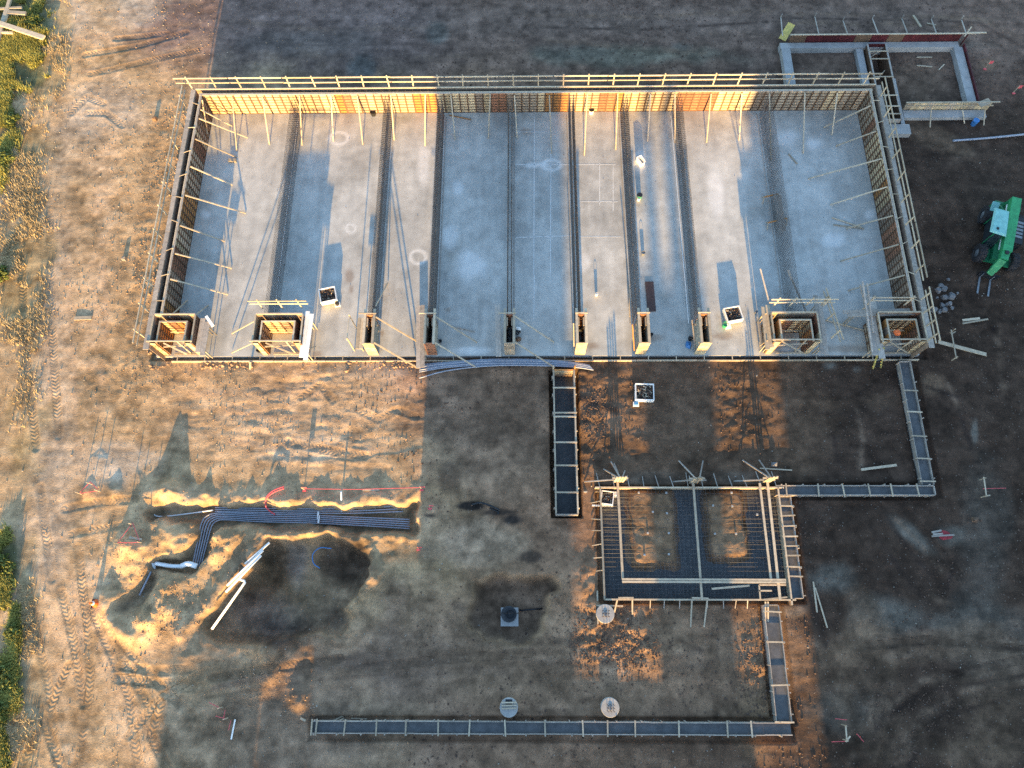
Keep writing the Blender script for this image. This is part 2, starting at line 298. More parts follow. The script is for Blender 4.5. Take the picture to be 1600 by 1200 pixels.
for pts in [[(1320,1195),(1360,1125),(1440,1065),(1600,1040)],[(1400,1195),(1440,1120),(1520,1075),(1600,1070)],[(1480,1195),(1500,1150),(1545,1130),(1600,1125)],[(1360,1140),(1366,1080)],[(1372,1140),(1380,1075)],[(1385,1135),(1395,1070)],[(1345,1000),(1450,990),(1590,1000)],[(1350,1030),(1470,1018),(1600,1030)],[(1250,1010),(1330,1003),(1400,1010)],[(1340,640),(1350,690),(1345,730)],[(1400,810),(1440,850),(1470,890)],[(1230,20),(1400,22),(1530,28),(1600,60)],[(1230,34),(1400,36),(1520,42)],[(820,20),(1000,25),(1200,15)],[(850,60),(980,72),(1100,80)],[(340,30),(500,45),(700,40)],[(380,80),(560,92),(760,85)],[(1420,200),(1460,225),(1495,245)],[(680,1010),(800,1005),(900,1000)],[(660,1035),(800,1030),(900,1035)],[(600,1060),(760,1048),(880,1052)],[(330,1075),(450,1050),(600,1035)],[(690,1040),(745,1015),(745,970),(715,945)],[(1040,1030),(1100,1015),(1150,1000)],[(1020,1045),(1090,1040),(1180,1020)],[(1560,500),(1565,570),(1575,640)],[(1480,590),(1500,640)],[(1460,930),(1500,960),(1590,975)]]: streak(pts,.16+.14*random.random(),PSt,.55)
for pts in [[(1335,1195),(1380,1125),(1450,1080),(1600,1056)],[(1420,1195),(1470,1120),(1600,1085)],[(1350,1015),(1470,1005),(1600,1015)],[(1380,800),(1430,870),(1480,920)],[(1360,820),(1400,880),(1440,930)],[(1500,860),(1480,920)],[(1220,27),(1400,29),(1530,35),(1600,72)],[(820,40),(1000,45),(1200,32)],[(340,60),(500,70),(720,65)],[(330,1060),(450,1036),(640,1022),(880,1018)],[(320,1090),(480,1065),(620,1050)],[(640,1045),(800,1040),(880,1045)],[(560,955),(600,985),(640,1000)],[(1060,1000),(1120,1025)],[(1300,650),(1310,720)],[(1500,640),(1520,700)],[(1440,600),(1500,620)],[(660,660),(720,668),(800,655)],[(680,725),(750,730),(830,720)],[(900,620),(960,640)],[(1240,640),(1340,650)],[(1255,900),(1290,1000),(1300,1080)],[(360,1110),(420,1090),(480,1085)]]: streak(pts,.14+.16*random.random(),DSt,.6 if min(q[0] for q in pts)>800 else .3)
for pts in [[(150,300),(165,500),(150,640)],[(60,380),(75,560),(90,700)],[(100,380),(112,560),(120,720)],[(330,640),(450,652),(640,660)],[(360,690),(500,700),(650,705)],[(300,615),(450,612),(640,622)],[(130,110),(200,95),(300,70)],[(120,60),(200,50),(310,35)],[(150,1000),(200,1090),(260,1195)],[(110,900),(125,1000),(130,1195)]]: streak(pts,.25,[.27,.175,.11],.5)
for pts,w,a in [([(175,60),(160,300),(140,560),(125,820),(150,960),(215,1200)],1.1,.6),([(110,330),(95,600),(80,850),(95,1000),(110,1200)],.9,.5),([(230,1000),(270,1100),(330,1230)],.7,.4)]: streak(pts,w,[.42,.285,.175],a)
# turf verge on the west
turf=np.maximum.reduce([ell(18,50,44,85,.3,nz=.6),.7*ell(0,200,22,75,.5,nz=.9),ell(4,900,17,62,.35,nz=.6),ell(24,985,9,45,.4,nz=.6),ell(6,1075,22,50,.4,nz=.7),.8*ell(0,1170,14,40,.5,nz=.8)])
dryg=np.clip(ell(35,380,40,230,.5,nz=.8)+ell(70,60,35,90,.5,nz=.7)+.8*ell(30,1050,30,160,.5,nz=.8),0,1)
lay(GRV,.8*ell(12,322,22,24,.4)); lay([.15,.14,.06],turf*.9); lay([.30,.21,.09],dryg*.6*(1-turf))
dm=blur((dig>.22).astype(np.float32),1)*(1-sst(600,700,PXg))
lay([.15,.095,.06],dm*.45); lay([.12,.075,.035],.5*dm*ell(430,930,60,40,.6)); lay([.19,.15,.12],.7*dm*ell(455,870,16,50,.5)); lay([.17,.13,.105],.5*dm*ell(400,960,60,30,.6))  # dug pits and trenches painted darker, shade mixed into the subsoil colour
C*=(1-.22*TM)[...,None]
C*=np.clip(1+.36*N2+.20*N1+.30*N3+.42*fbm(GX,GY,.4,3,411),.35,1.9)[...,None]; C*=np.clip(1+.5*NS*.5+.25*N3,.6,1.4)[...,None]
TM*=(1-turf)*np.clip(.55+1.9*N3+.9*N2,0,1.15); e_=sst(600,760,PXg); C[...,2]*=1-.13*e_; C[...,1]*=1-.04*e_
# ground mesh
ny,nx=GX.shape
def numesh(name, X, Y, Zz):
    ny,nx=X.shape; me=bpy.data.meshes.new(name); me.vertices.add(nx*ny)
    me.vertices.foreach_set('co', np.stack([X,Y,Zz],-1).astype(np.float32).ravel())
    idx=np.arange(nx*ny).reshape(ny,nx); q=np.stack([idx[:-1,:-1],idx[:-1,1:],idx[1:,1:],idx[1:,:-1]],-1).reshape(-1,4); n=len(q)
    me.loops.add(n*4); me.loops.foreach_set('vertex_index', q.ravel().astype(np.int32)); me.polygons.add(n)
    me.polygons.foreach_set('loop_start', np.arange(0,n*4,4,dtype=np.int32)); me.polygons.foreach_set('loop_total', np.full(n,4,np.int32)); me.polygons.foreach_set('use_smooth', np.ones(n,bool))
    me.update(calc_edges=True); return me
def fattr(me,name,arr,typ='FLOAT'):
    a=me.attributes.new(name,typ,'POINT')
    if typ=='FLOAT': a.data.foreach_set('value',arr.astype(np.float32).ravel())
    else: a.data.foreach_set('color',np.concatenate([arr.reshape(-1,3),np.ones((arr.size//3,1))],1).astype(np.float32).ravel())
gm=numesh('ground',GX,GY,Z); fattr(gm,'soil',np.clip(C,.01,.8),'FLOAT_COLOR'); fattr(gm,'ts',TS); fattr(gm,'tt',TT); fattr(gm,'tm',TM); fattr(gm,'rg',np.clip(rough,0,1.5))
def soil_material():
    m=bpy.data.materials.new('earth'); m.use_nodes=True; nt=m.node_tree; N=nt.nodes; L=nt.links; b=N['Principled BSDF']; b.inputs['Roughness'].default_value=.95; b.inputs['Specular IOR Level'].default_value=.12
    def node(t,**k):
        n=N.new(t)
        for a,v in k.items(): setattr(n,a,v)
        return n
    def attr(n): a=node('ShaderNodeAttribute'); a.attribute_name=n; return a
    def noise(s,d,r=.6):
        n=node('ShaderNodeTexNoise'); n.inputs['Scale'].default_value=s; n.inputs['Detail'].default_value=d; n.inputs['Roughness'].default_value=r; L.new(tc.outputs['Object'],n.inputs['Vector']); return n
    def mth(op,a,b_=None,c=None):
        n=node('ShaderNodeMath',operation=op)
        for i,v in enumerate((a,b_,c)):
            if v is None: continue
            if isinstance(v,(int,float)): n.inputs[i].default_value=v
            else: L.new(v,n.inputs[i])
        return n.outputs[0]
    tc=node('ShaderNodeTexCoord'); col=attr('soil'); rg=attr('rg')
    n1=noise(1.6,8,.7); n2=noise(11,6,.7); 
    f=mth('MULTIPLY',mth('ADD',mth('MULTIPLY',n1.outputs[0],1.1),.45),mth('ADD',mth('MULTIPLY',n2.outputs[0],1.15),.42))
    vs=node('ShaderNodeVectorMath',operation='SCALE'); L.new(col.outputs['Color'],vs.inputs[0]); L.new(f,vs.inputs['Scale'])
    vor=node('ShaderNodeTexVoronoi'); vor.inputs['Scale'].default_value=5.0; L.new(tc.outputs['Object'],vor.inputs['Vector'])
    sep=node('ShaderNodeSeparateColor'); L.new(vor.outputs['Color'],sep.inputs[0])
    st=mth('MULTIPLY',mth('LESS_THAN',vor.outputs['Distance'],.16),mth('GREATER_THAN',sep.outputs[0],.72))
    mx=node('ShaderNodeMix',data_type='RGBA'); L.new(mth('MULTIPLY',st,.35),mx.inputs[0]); L.new(vs.outputs[0],mx.inputs[6]); mx.inputs[7].default_value=(.42,.36,.30,1)
    L.new(mx.outputs[2],b.inputs['Base Color'])
    ts,tt,tm=attr('ts'),attr('tt'),attr('tm')
    ph=mth('ADD',ts.outputs['Fac'],mth('MULTIPLY',mth('ABSOLUTE',tt.outputs['Fac']),.7))
    ch=mth('MULTIPLY',mth('SINE',mth('MULTIPLY',ph,2*math.pi/.27)),mth('MULTIPLY',tm.outputs['Fac'],.016))
    h=mth('ADD',mth('MULTIPLY',n2.outputs[0],mth('ADD',mth('MULTIPLY',rg.outputs['Fac'],.05),.022)),ch)
    h=mth('ADD',h,mth('MULTIPLY',noise(38,3).outputs[0],.012)); h=mth('ADD',h,mth('MULTIPLY',st,.03))
    bp=node('ShaderNodeBump'); bp.inputs['Distance'].default_value=1.0; bp.inputs['Strength'].default_value=.8; L.new(h,bp.inputs['Height']); L.new(bp.outputs[0],b.inputs['Normal'])
    return m
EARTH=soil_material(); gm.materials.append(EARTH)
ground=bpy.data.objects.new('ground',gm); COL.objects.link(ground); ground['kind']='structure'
def gz(x,y):
    i=min(max(int((x-XS[0])/.09+.5),0),nx-1); j=min(max(int((y-YS[0])/.09+.5),0),ny-1); return float(Z[j,i])
def G(px,py,dz=0.0):
    x,y,_=W(px,py,0.0); z=gz(x,y); x,y,_=W(px,py,z); z=gz(x,y); return (x,y,z+dz)
# land running on to the horizon round the site
FARM=mat('far_earth',(.17,.13,.085),.95,.4,.05,col2=(.07,.085,.035))
fb=MB(); x0,x1,y0,y1=float(XS[0]),float(XS[-1]),float(YS[0]),float(YS[-1]); B=1500.; z=-.14
fb.add([(-B,-B,z),(B,-B,z),(B,y0,z),(-B,y0,z)],[(0,1,2,3)]); fb.add([(-B,y1,z),(B,y1,z),(B,B,z),(-B,B,z)],[(0,1,2,3)])
fb.add([(-B,y0,z),(x0,y0,z),(x0,y1,z),(-B,y1,z)],[(0,1,2,3)]); fb.add([(x1,y0,z),(B,y0,z),(B,y1,z),(x1,y1,z)],[(0,1,2,3)])
fb.build('surrounding_land',FARM,kind='structure')
# ------------------------------------------------------------------ slab
sx=np.arange(-25.5,27.45,.15); sy=np.arange(18.0,39.35,.15); SX,SY=np.meshgrid(sx,sy); px,py=PX(SX,SY)
K=np.empty(SX.shape+(3,)); K[:]=(.41,.392,.352)
sn=fbm(SX,SY,4,5,301); sn2=fbm(SX,SY,1.0,4,311)
K*=(1+.26*sn+.20*sn2+.12*fbm(SX,SY,.45,3,321)+.16*fbm(SX,SY,.35,4,331,ys=9.0))[...,None]
K*=np.clip(1-.35*np.clip(fbm(SX,SY,2.2,4,341)-.25,0,1)[...,None]*np.array([1,1.1,1.25]),.5,1)
def sl_(cx,cy,rx,ry,c,a,ring=False,nz=.5):
    d=np.sqrt(((px-cx)/rx)**2+((py-cy)/ry)**2)+nz*sn2; w=np.exp(-((d-1)/.22)**2) if ring else 1-sst(.5,1.3,d); w=(w*a)[...,None]; K[:]=K*(1-w)+np.array(c)*w
WHT=(.66,.64,.60)
for a in [(653,402,12,10),(548,357,7,7),(530,216,14,10),(862,258,14,8)]: sl_(*a,WHT,.8,True,.15)
for a in [(703,372,14,18),(662,255,10,35),(715,295,10,14),(735,415,25,25),(912,410,10,14),(1270,225,14,10),(1360,335,9,9),(842,258,22,4),(735,548,30,6),(1000,250,10,20),(320,335,8,8),(1230,215,20,14),(1300,375,20,12),(1120,300,14,40)]: sl_(*a,WHT,.65)
for a in [(545,432,7,12),(549,452,4,8),(927,540,12,6),(597,520,4,6),(1025,527,16,7),(1130,525,14,6),(495,555,10,6),(1215,530,30,20),(1320,545,40,8),(700,485,5,4),(822,205,9,6)]: sl_(*a,(.22,.15,.10),.55)
sm=numesh('concrete_slab',SX,SY,np.zeros_like(SX)); fattr(sm,'tone',np.clip(K,.03,.8),'FLOAT_COLOR')
for yy in (24.9,31.9): K[np.abs(SY-yy)<.08]*=.8
m=mat('slab_concrete',(.4,.4,.4),.62,.1,3,bump=.004,spec=.35); nt=m.node_tree; a=nt.nodes.new('ShaderNodeAttribute'); a.attribute_name='tone'
nz=[n for n in nt.nodes if n.bl_idname=='ShaderNodeTexNoise'][0]; nz.inputs['Scale'].default_value=1.3; nz.inputs['Detail'].default_value=10
mr=nt.nodes.new('ShaderNodeMapRange'); mr.inputs[1].default_value=.25; mr.inputs[2].default_value=.75; mr.inputs[3].default_value=.84; mr.inputs[4].default_value=1.14; nt.links.new(nz.outputs['Fac'],mr.inputs[0])
v=nt.nodes.new('ShaderNodeVectorMath'); v.operation='SCALE'; nt.links.new(a.outputs['Color'],v.inputs[0]); nt.links.new(mr.outputs[0],v.inputs['Scale']); nt.links.new(v.outputs[0],nt.nodes['Principled BSDF'].inputs['Base Color'])
sm.materials.append(m); slab=bpy.data.objects.new('concrete_slab',sm); COL.objects.link(slab); slab['kind']='structure'
b=MB(); b.box(-25.5,27.45,18.0,39.35,-.40,-.03); b.build('slab_edge',M['conc'],slab)
CHALK=mat('chalk_mark',(.62,.61,.58),.9,.2,3)
b=MB()
for (p,q) in [((835,180),(834,430)),((861,190),(860,430)),((805,257),(962,257)),((806,206),(860,206)),((806,371),(900,368)),((835,430),(834,500)),((937,255),(937,320)),((958,258),(958,330)),((905,315),(965,315)),((905,370),(970,370))]:
    b.beam(W(*p,.006),W(*q,.006),.045,.003)
b.build('chalk_line',CHALK,slab,kind='stuff')
# ------------------------------------------------------------------ buildings south of the site (behind the camera); their shadows cross it
def block(name,label,x0,x1,y0,y1,h):
    t=thing(name,label,'building',((x0+x1)/2,(y0+y1)/2,-.14)); b=MB(); b.box(x0,x1,y0,y1,-.14,h-.5); b.build('wall',M['facade'],t)
    b=MB(); b.box(x0-.15,x1+.15,y0-.15,y1+.15,h-.5,h); b.build('roof',M['steel'],t)
    b=MB(); n=max(1,int((x1-x0)/3.2)); fl=max(1,int((h-.8)/3.1)); sxx=(x1-x0)/n
    for i in range(n):
        for j in range(fl):
            xc=x0+(i+.5)*sxx; zc=1.0+j*3.1; w=min(.8,sxx*.3); b.box(xc-w,xc+w,y1-.02,y1+.04,zc,zc+1.4)
    b.build('window',M['glass'],t,kind='stuff'); return t
T8=math.tan(SUN_EL)
block('apartment_building','tall apartment block south of the site casting the long middle shadow',-6.55,1.2,-27,-19,14.5)
block('apartment_building','tall far block whose soft edged shadow borders the middle shadow',-.5,3.4,-120,-104,27.0)
block('office_building','mid height block whose shadow ends on the slab',8.3,13.0,-70,-62,(24.4+62)*T8)
block('apartment_building','wide tall block south east of the site shading the eastern ground',17.6,90,-75,-62,20.0)
block('warehouse','far low warehouse south west of the site shading the lower ground',-21.2,-15.6,-76,-70,(-1.1+70)*T8)
block('unseen_shed','added low shed, out of view, leaving a slit of light below the canopy',-15.3,-12.6,-30.6,-30,(-4.4+30)*T8)  # added and unseen; its top edge lets sunlit patches through
block('unseen_shed','shed under the right end of the added canopy',-12.55,-6.45,-34,-30,(3.6+30)*T8)
t=thing('added_canopy','added flat canopy on posts, out of view, shaped to shade the pit','canopy',(-14.5,-32,-.14)); b=MB(); b.box(-17.2,-10.2,-30.5,-30.02,(-1.5+30)*T8,(4.8+30)*T8); b.build('roof',M['steel'],t)  # added out of view to block the low sun, with a gap beneath
for x in (-17.1,-10.3): b=MB(); b.beam((x,-30.25,-.14),(x,-30.25,4.3),.2,.2); b.build('post',M['steel'],t)
block('unseen_shed','low shed south of the manholes',3.0,13.4,-48,-40,(-3.4+40)*T8)
t=thing('chimney_stack','pair of slim chimney stacks behind the mid height block','chimney',(10.4,-66,-.14))
for xx,rr in ((9.75,.38),(11.35,.42)):
    b=MB(); b.lathe((xx,-72,-.14),[(rr*1.1,0),(rr,14),(rr*.9,19.5)],16); b.build('flue',M['facade'],t)
# ------------------------------------------------------------------ perimeter wall formwork
X0,X1,YB,HW=-24.44,26.41,38.65,2.14
PLY=['ply_yel','ply_tan','ply_red','ply_gry','ply_oran']
def panel_mesh(w,h,ply,nr=7):
    b=MB(); b.box(-w/2,w/2,0,.018,0,h,0)
    for s in (-1,1): b.box(s*(w/2-.025)-.022,s*(w/2-.025)+.022,-.062,0,0,h,1)
    for i in range(nr+1): z=.02+(h-.04)*i/nr; b.box(-w/2+.05,w/2-.05,-.05,0,z-.013,z+.013,1)
    return b.mesh('form_panel',[M[ply],M['frame']])
PM={(p,w):panel_mesh(w,HW,p) for p in PLY for w in (.6,.45)}
def pick(wts): return PLY[int(np.searchsorted(np.cumsum(wts)/sum(wts),random.random()))]
def run_panels(parent,a,b,rz,wts,w=.6):
    L=math.hypot(b[0]-a[0],b[1]-a[1]); n=max(1,round(L/w)); dx,dy=(b[0]-a[0])/n,(b[1]-a[1])/n; last=None
    for i in range(n):
        p=last if last and random.random()<.55 else pick(wts); last=p
        o=inst('form_panel',PM[(p,.6 if w>.5 else .45)],(a[0]+dx*(i+.5),a[1]+dy*(i+.5),0),parent,rz); o.scale=(L/n/(.6 if w>.5 else .45)*.995,1,1)
stub=MB(); stub.bar((0,0,0),(0,0,2.2),.011); STUB=stub.mesh('rebar_dowel',M['rebar'])
def brace(parent,a,b,w=.09,h=.05,name='brace'):
    m=MB(); m.beam(a,b,w,h); return m.build(name,M['wood'],parent)
def plank(b,x0,x1,y0,y1,z,t=.045): b.box(x0,x1,y0,y1,z,z+t)
# back wall
bw=thing('wall_formwork','long rear wall formwork of yellow and brown panels with raking props','wall formwork',(1,YB,0))
run_panels(bw,(X0+.03,YB),(X1-.03,YB),0,(5.5,3,1,.8,.9))
b=MB(); b.box(X0-.16,X1+.16,YB+.02,YB+.11,HW-.02,HW+.035); b.build('top_plate',M['wood'],bw)
b=MB(); b.box(X0-.16,X1+.16,YB-.07,YB-.005,HW+.003,HW+.045); b.build('waler',M['woodg'],bw)
b=MB(); b.box(X0-.6,X1+.6,YB+.45,YB+.475,-.3,HW); 
for i in range(86): x=X0-.5+i*.61; b.box(x,x+.05,YB+.478,YB+.56,-.3,HW-.05)
b.build('outer_form',M['ply_gry'],bw); b=MB(); b.box(X0-.5,X1+.5,YB+.46,YB+.55,HW+.003,HW+.05); b.build('outer_plate',M['wood'],bw)
b=MB()
for i in range(230):
    x=X0+.1+i*.22
    for y in (YB+.18,YB+.38): b.bar((x,y,0),(x+random.uniform(-.02,.02),y,1.9+random.uniform(-.1,.1)),.012)
for z in (.5,1.0,1.5,1.85):
    for y in (YB+.165,YB+.395): b.bar((X0,y,z),(X1,y,z),.011)
b.build('rebar',M['rebard'],bw,kind='stuff')
for fx,fy in [(370,236),(421,226),(472,227),(521,221),(567,226),(616,219),(664,228),(711,218),(763,216),(808,216),(862,240),(913,243),(962,234),(1012,221),(1055,223),(1104,223),(1155,219),(1205,251),(1255,240),(1300,211)]:
    x,y,_=W(fx,fy,.03); tx=x+random.uniform(-.25,.25); brace(bw,(tx,YB-.09,HW-.12+random.uniform(-.1,.1)),(x,y,.03))
# left and right walls
def side_wall(label,x,s,y0,braces,wts):
    t=thing('wall_formwork',label,'wall formwork',(x,28.5,0)); rz=math.pi/2*(-s)
    run_panels(t,(x,y0),(x,YB-.07),rz,wts)
    b=MB(); b.box(min(x+s*.02,x+s*.11),max(x+s*.02,x+s*.11),y0,YB,HW-.02,HW+.035); b.build('top_plate',M['wood'],t)
    b=MB(); b.box(min(x-s*.07,x-s*.005),max(x-s*.07,x-s*.005),y0,YB-.08,HW+.003,HW+.045); b.build('waler',M['woodg'],t)
    b=MB(); xa,xb=sorted((x+s*.47,x+s*.50)); b.box(xa,xb,17.75,YB+.44,-.3,HW)
    for i in range(34): xa,xb=sorted((x+s*.503,x+s*.60)); y=17.9+i*.61; b.box(xa,xb,y,y+.05,-.3,HW-.05)
    b.build('outer_form',M['ply_gry'],t)
    y=17.65; xa,xb=sorted((x+s*.49,x+s*.82)); k=0
    while y<YB+.3:
        l=min(random.choice((2.4,3.0,3.6)),YB+.44-y); b=MB(); plank(b,xa+random.uniform(-.03,.03),xb+random.uniform(-.03,.03),y,y+l-.02,HW+.005+.004*(k%2)); b.build('walkway_plank',M['woodg'],t); y+=l; k+=1
    b=MB()
    for i in range(94):
        yy=18.0+i*.22
        for q in (.19,.38): b.bar((x+s*q,yy,0),(x+s*q,yy,1.9+random.uniform(-.1,.1)),.012)
    for z in (.5,1.0,1.5,1.85):
        for q in (.175,.395): b.bar((x+s*q,18.0,z),(x+s*q,YB,z),.011)
    b.build('rebar',M['rebard'],t,kind='stuff')
    for (tp,ft) in braces:
        X,Y,_=W(ft[0],ft[1],.03); ty=W(tp[0],tp[1],HW-.1)[1]; brace(t,(x-s*.09,ty,HW-.1),(X,Y,.03))
    for i in range(9): b=MB(); yy=y0+1+i*(YB-y0-2)/8; b.beam((x+s*.0,yy,HW+.05),(x+s*.5,yy+random.uniform(-.3,.3),HW+.075),.05,.03); b.build('spreader',M['wood'],t)
    return t
lw=side_wall('western wall formwork in shade with sloping props, beside the haul road',X0,-1,20.25,[((309,171),(363,197)),((305,185),(387,215)),((300,217),(370,246)),((296,260),(363,289)),((287,305),(384,333)),((279,352),(351,377)),((271,396),(362,419)),((264,436),(356,460))],(1.2,2,2.5,3,.6))
rw=side_wall('eastern wall formwork of brown panels, nearest the green telehandler',X1,1,20.25,[((1360,165),(1287,199)),((1370,205),(1306,228)),((1377,248),(1263,279)),((1385,292),(1297,320)),((1395,337),(1322,357)),((1406,382),(1313,408)),((1415,430),(1325,454))],(2,3,2,3,.6))
brace(lw,(X0+.15,YB-.5,HW),W(325,217,.03)); brace(rw,W(1302,351,.03),W(1350,357,.06)); brace(rw,W(1300,340,.03),W(1347,355,.03))
# guard rails above the walls
POST=MB(); POST.box(-.045,.045,-.03,.03,-1.25,.12); POSTM=POST.mesh('post',M['wood'])
def railing(label,a,b,n,ztop=3.2,dz=.48,lean=(0,0),plates=True):
    t=thing('guard_railing',label,'railing',((a[0]+b[0])/2,(a[1]+b[1])/2,HW),'timber guard railings on the formwork')
    a=Vector((a[0],a[1],ztop)); c=Vector((b[0],b[1],ztop)); ln=(c-a).length; k=max(1,round(ln/4.2))
    for z,nm in ((0,'top_rail'),(-dz,'mid_rail')):
        for i in range(k):
            p=a.lerp(c,i/k); q=a.lerp(c,(i+1.02)/k if i<k-1 else 1); m=MB(); o=Vector((0,0,z+.006*(i%2)+random.uniform(-.02,.02))); m.beam(p+o,q+o,.05,.10 if z==0 else .085); m.build(nm,M['wood'],t)
    d=(c-a).normalized(); s=Vector((-d.y,d.x,0))
    for i in range(n):
        p=a.lerp(c,(i+.5)/n if n>2 else (i*.9+.05)); o=inst('post',POSTM,tuple(p+s*.06*(1 if lean[0]>=0 else -1)),t,math.atan2(d.y,d.x)); o.rotation_euler[0]=lean[1]+random.uniform(-.05,.05); o.rotation_euler[1]=random.uniform(-.04,.04)
    return t
railing('long guard railing on the rear wall, top and middle rails',(-26.2,39.22),(26.95,39.22),28)
railing('guard railing along the western wall beside the haul road',(-25.42,17.7),(-25.42,38.6),11)
railing('longer guard railing on the eastern wall, reaching the rear corner',(27.07,22.3),(27.07,38.9),9)
railing('short guard railing on the eastern wall, nearest the front corner',(27.05,17.75),(27.07,21.6),4)
# ------------------------------------------------------------------ rebar curtains
CX=[-17.35,-10.25,-6.16,-.80,3.90,7.97,12.08,18.82]
CL=['leftmost rebar curtain, ending at the left lift core form','second rebar curtain from the left, beside a white ring on the slab','third rebar curtain from the left, at the edge of the middle shadow','rebar curtain standing in the middle shadow, seen almost end on','rebar curtain at the right edge of the middle shadow','rebar curtain left of the dark red steel plate','rebar curtain right of the dark red steel plate','rightmost rebar curtain, beside the grey planks']
for x,l in zip(CX,CL):
    t=thing('rebar_curtain',l,'rebar wall',(x,29.2,0),'rebar curtains across the slab'); b=MB(); y=20.3
    while y<38.3:
        for s in (-.13,.13): b.bar((x+s,y,0),(x+s+random.uniform(-.015,.015),y,2.1+random.uniform(-.12,.06)),.0125)
        y+=.2
    b.build('vertical_bars',M['rebarm'],t,kind='stuff'); b=MB()
    for i in range(9):
        for s in (-.13,.13): b.bar((x+s*1.15,20.2,.12+i*.235),(x+s*1.15,38.4,.12+i*.235),.0115)
    b.build('horizontal_bars',M['rebarm'],t,kind='stuff'); b=MB()
    e=1 if x<0 else -1
    b.box(x-.2*e-.022,x-.2*e+.022,20.4,38.2,.0,.04) if x in (CX[0],) else b.box(x+.3*e-.022,x+.3*e+.022,20.4,38.2,0,.04); b.build('edge_strip',M['plast'] if x in (CX[0],CX[6]) else M['woodg'],t)
# ------------------------------------------------------------------ wall end (pilaster) forms
FM={p:None for p in PLY}
def endform(label,x,ply,plank_side=None,bra=True):
    t=thing('pilaster_form',label,'column form',(x,19,0),'pilaster forms along the front of the slab'); xi,xo=.21,.33; y0,y1=18.12,20.15
    for s in (-1,1):
        b=MB(); a,c=sorted((x+s*xi,x+s*(xi+.02))); b.box(a,c,y0,y1,0,HW)
        b.build('side_form',M['ply_tan'],t)
        b=MB()
        for z in (.25,.75,1.25,1.75,2.08): a,c=sorted((x+s*(xi+.022),x+s*xo)); b.box(a,c,y0-.05,y1+.05,z-.04,z+.04)
        b.build('stiffener',M['wood'],t)
        b=MB(); a,c=sorted((x+s*(xi+.022),x+s*(xo+.06))); b.box(a,c,y0-.1,y1+.45,HW-.018,HW+.03); b.build('top_plate',M['wood'],t)
    n=8
    for i in range(n):
        z0=HW*i/n; b=MB(); b.box(x-xo-.03,x+xo+.03,y0-.055-.004*(i%2),y0-.005,z0+.012,z0+HW/n-.012); b.build('front_board',M[ply],t)
    b=MB(); b.box(x-xo,x+xo,y1+.002,y1+.03,0,HW); b.build('back_form',M['ply_red'],t)
    b=MB(); b.box(x-.75 if bra else x-.4,x+.45,y1+.06,y1+.13,HW+.035,HW+.085); b.build('cross_timber',M['wood'],t)
    b=MB()
    for i in range(9):
        for s in (-.13,.13): b.bar((x+s,y0+.15+i*.22,0),(x+s,y0+.15+i*.22,HW-.15-.6*(i<5)),.014)
    b.build('rebar',M['rebar'],t,kind='stuff')
    for s in (-1,1): b=MB(); b.box(x+s*.16-.04,x+s*.16+.04,y1-.75,y1-.15,1.4,2.0); b.build('corner_block',M['wood'],t)
    if bra:
        for yy in (y1-.1,y0+.05): brace(t,(x+xo+.06,yy,HW-.1),(x+xo+2.75,yy-1.05,.03))
    return t
endform('pilaster form with a narrow timber scaffold on its left side',CX[1],'ply_yel')
endform('pilaster form of reddish boards behind the long pale plank, at the shadow edge',CX[2],'ply_red')
endform('pilaster form in the middle shadow with a black hose beside it',-.78,'ply_tan')
endform('sunlit pilaster form right of the middle shadow, above the trench box',4.06,'ply_yel',bra=False)
endform('pilaster form nearest the dark red steel plate',8.24,'ply_yel',bra=False)
endform('pilaster form with the blue tarp lying at its foot',12.32,'ply_yel',bra=False)
b=MB()
t=thing('work_platform','narrow timber scaffold standing left of a sunlit pilaster form','scaffold',(-11.3,19,0))
for xx in (-11.62,-11.0):
    for yy in (18.4,20.1): b=MB(); b.beam((xx,yy,0),(xx,yy,2.3 if xx<-11.3 else 1.3),.08,.05); b.build('post',M['wood'],t)
for k in range(2): b=MB(); plank(b,-11.25+k*.26,-11.01+k*.26,18.0,20.3,1.31); b.build('platform_plank',M['wood'],t)
b=MB(); b.beam((-11.64,18.3,2.2),(-11.64,20.2,2.2),.05,.09); b.build('guard_rail',M['wood'],t)
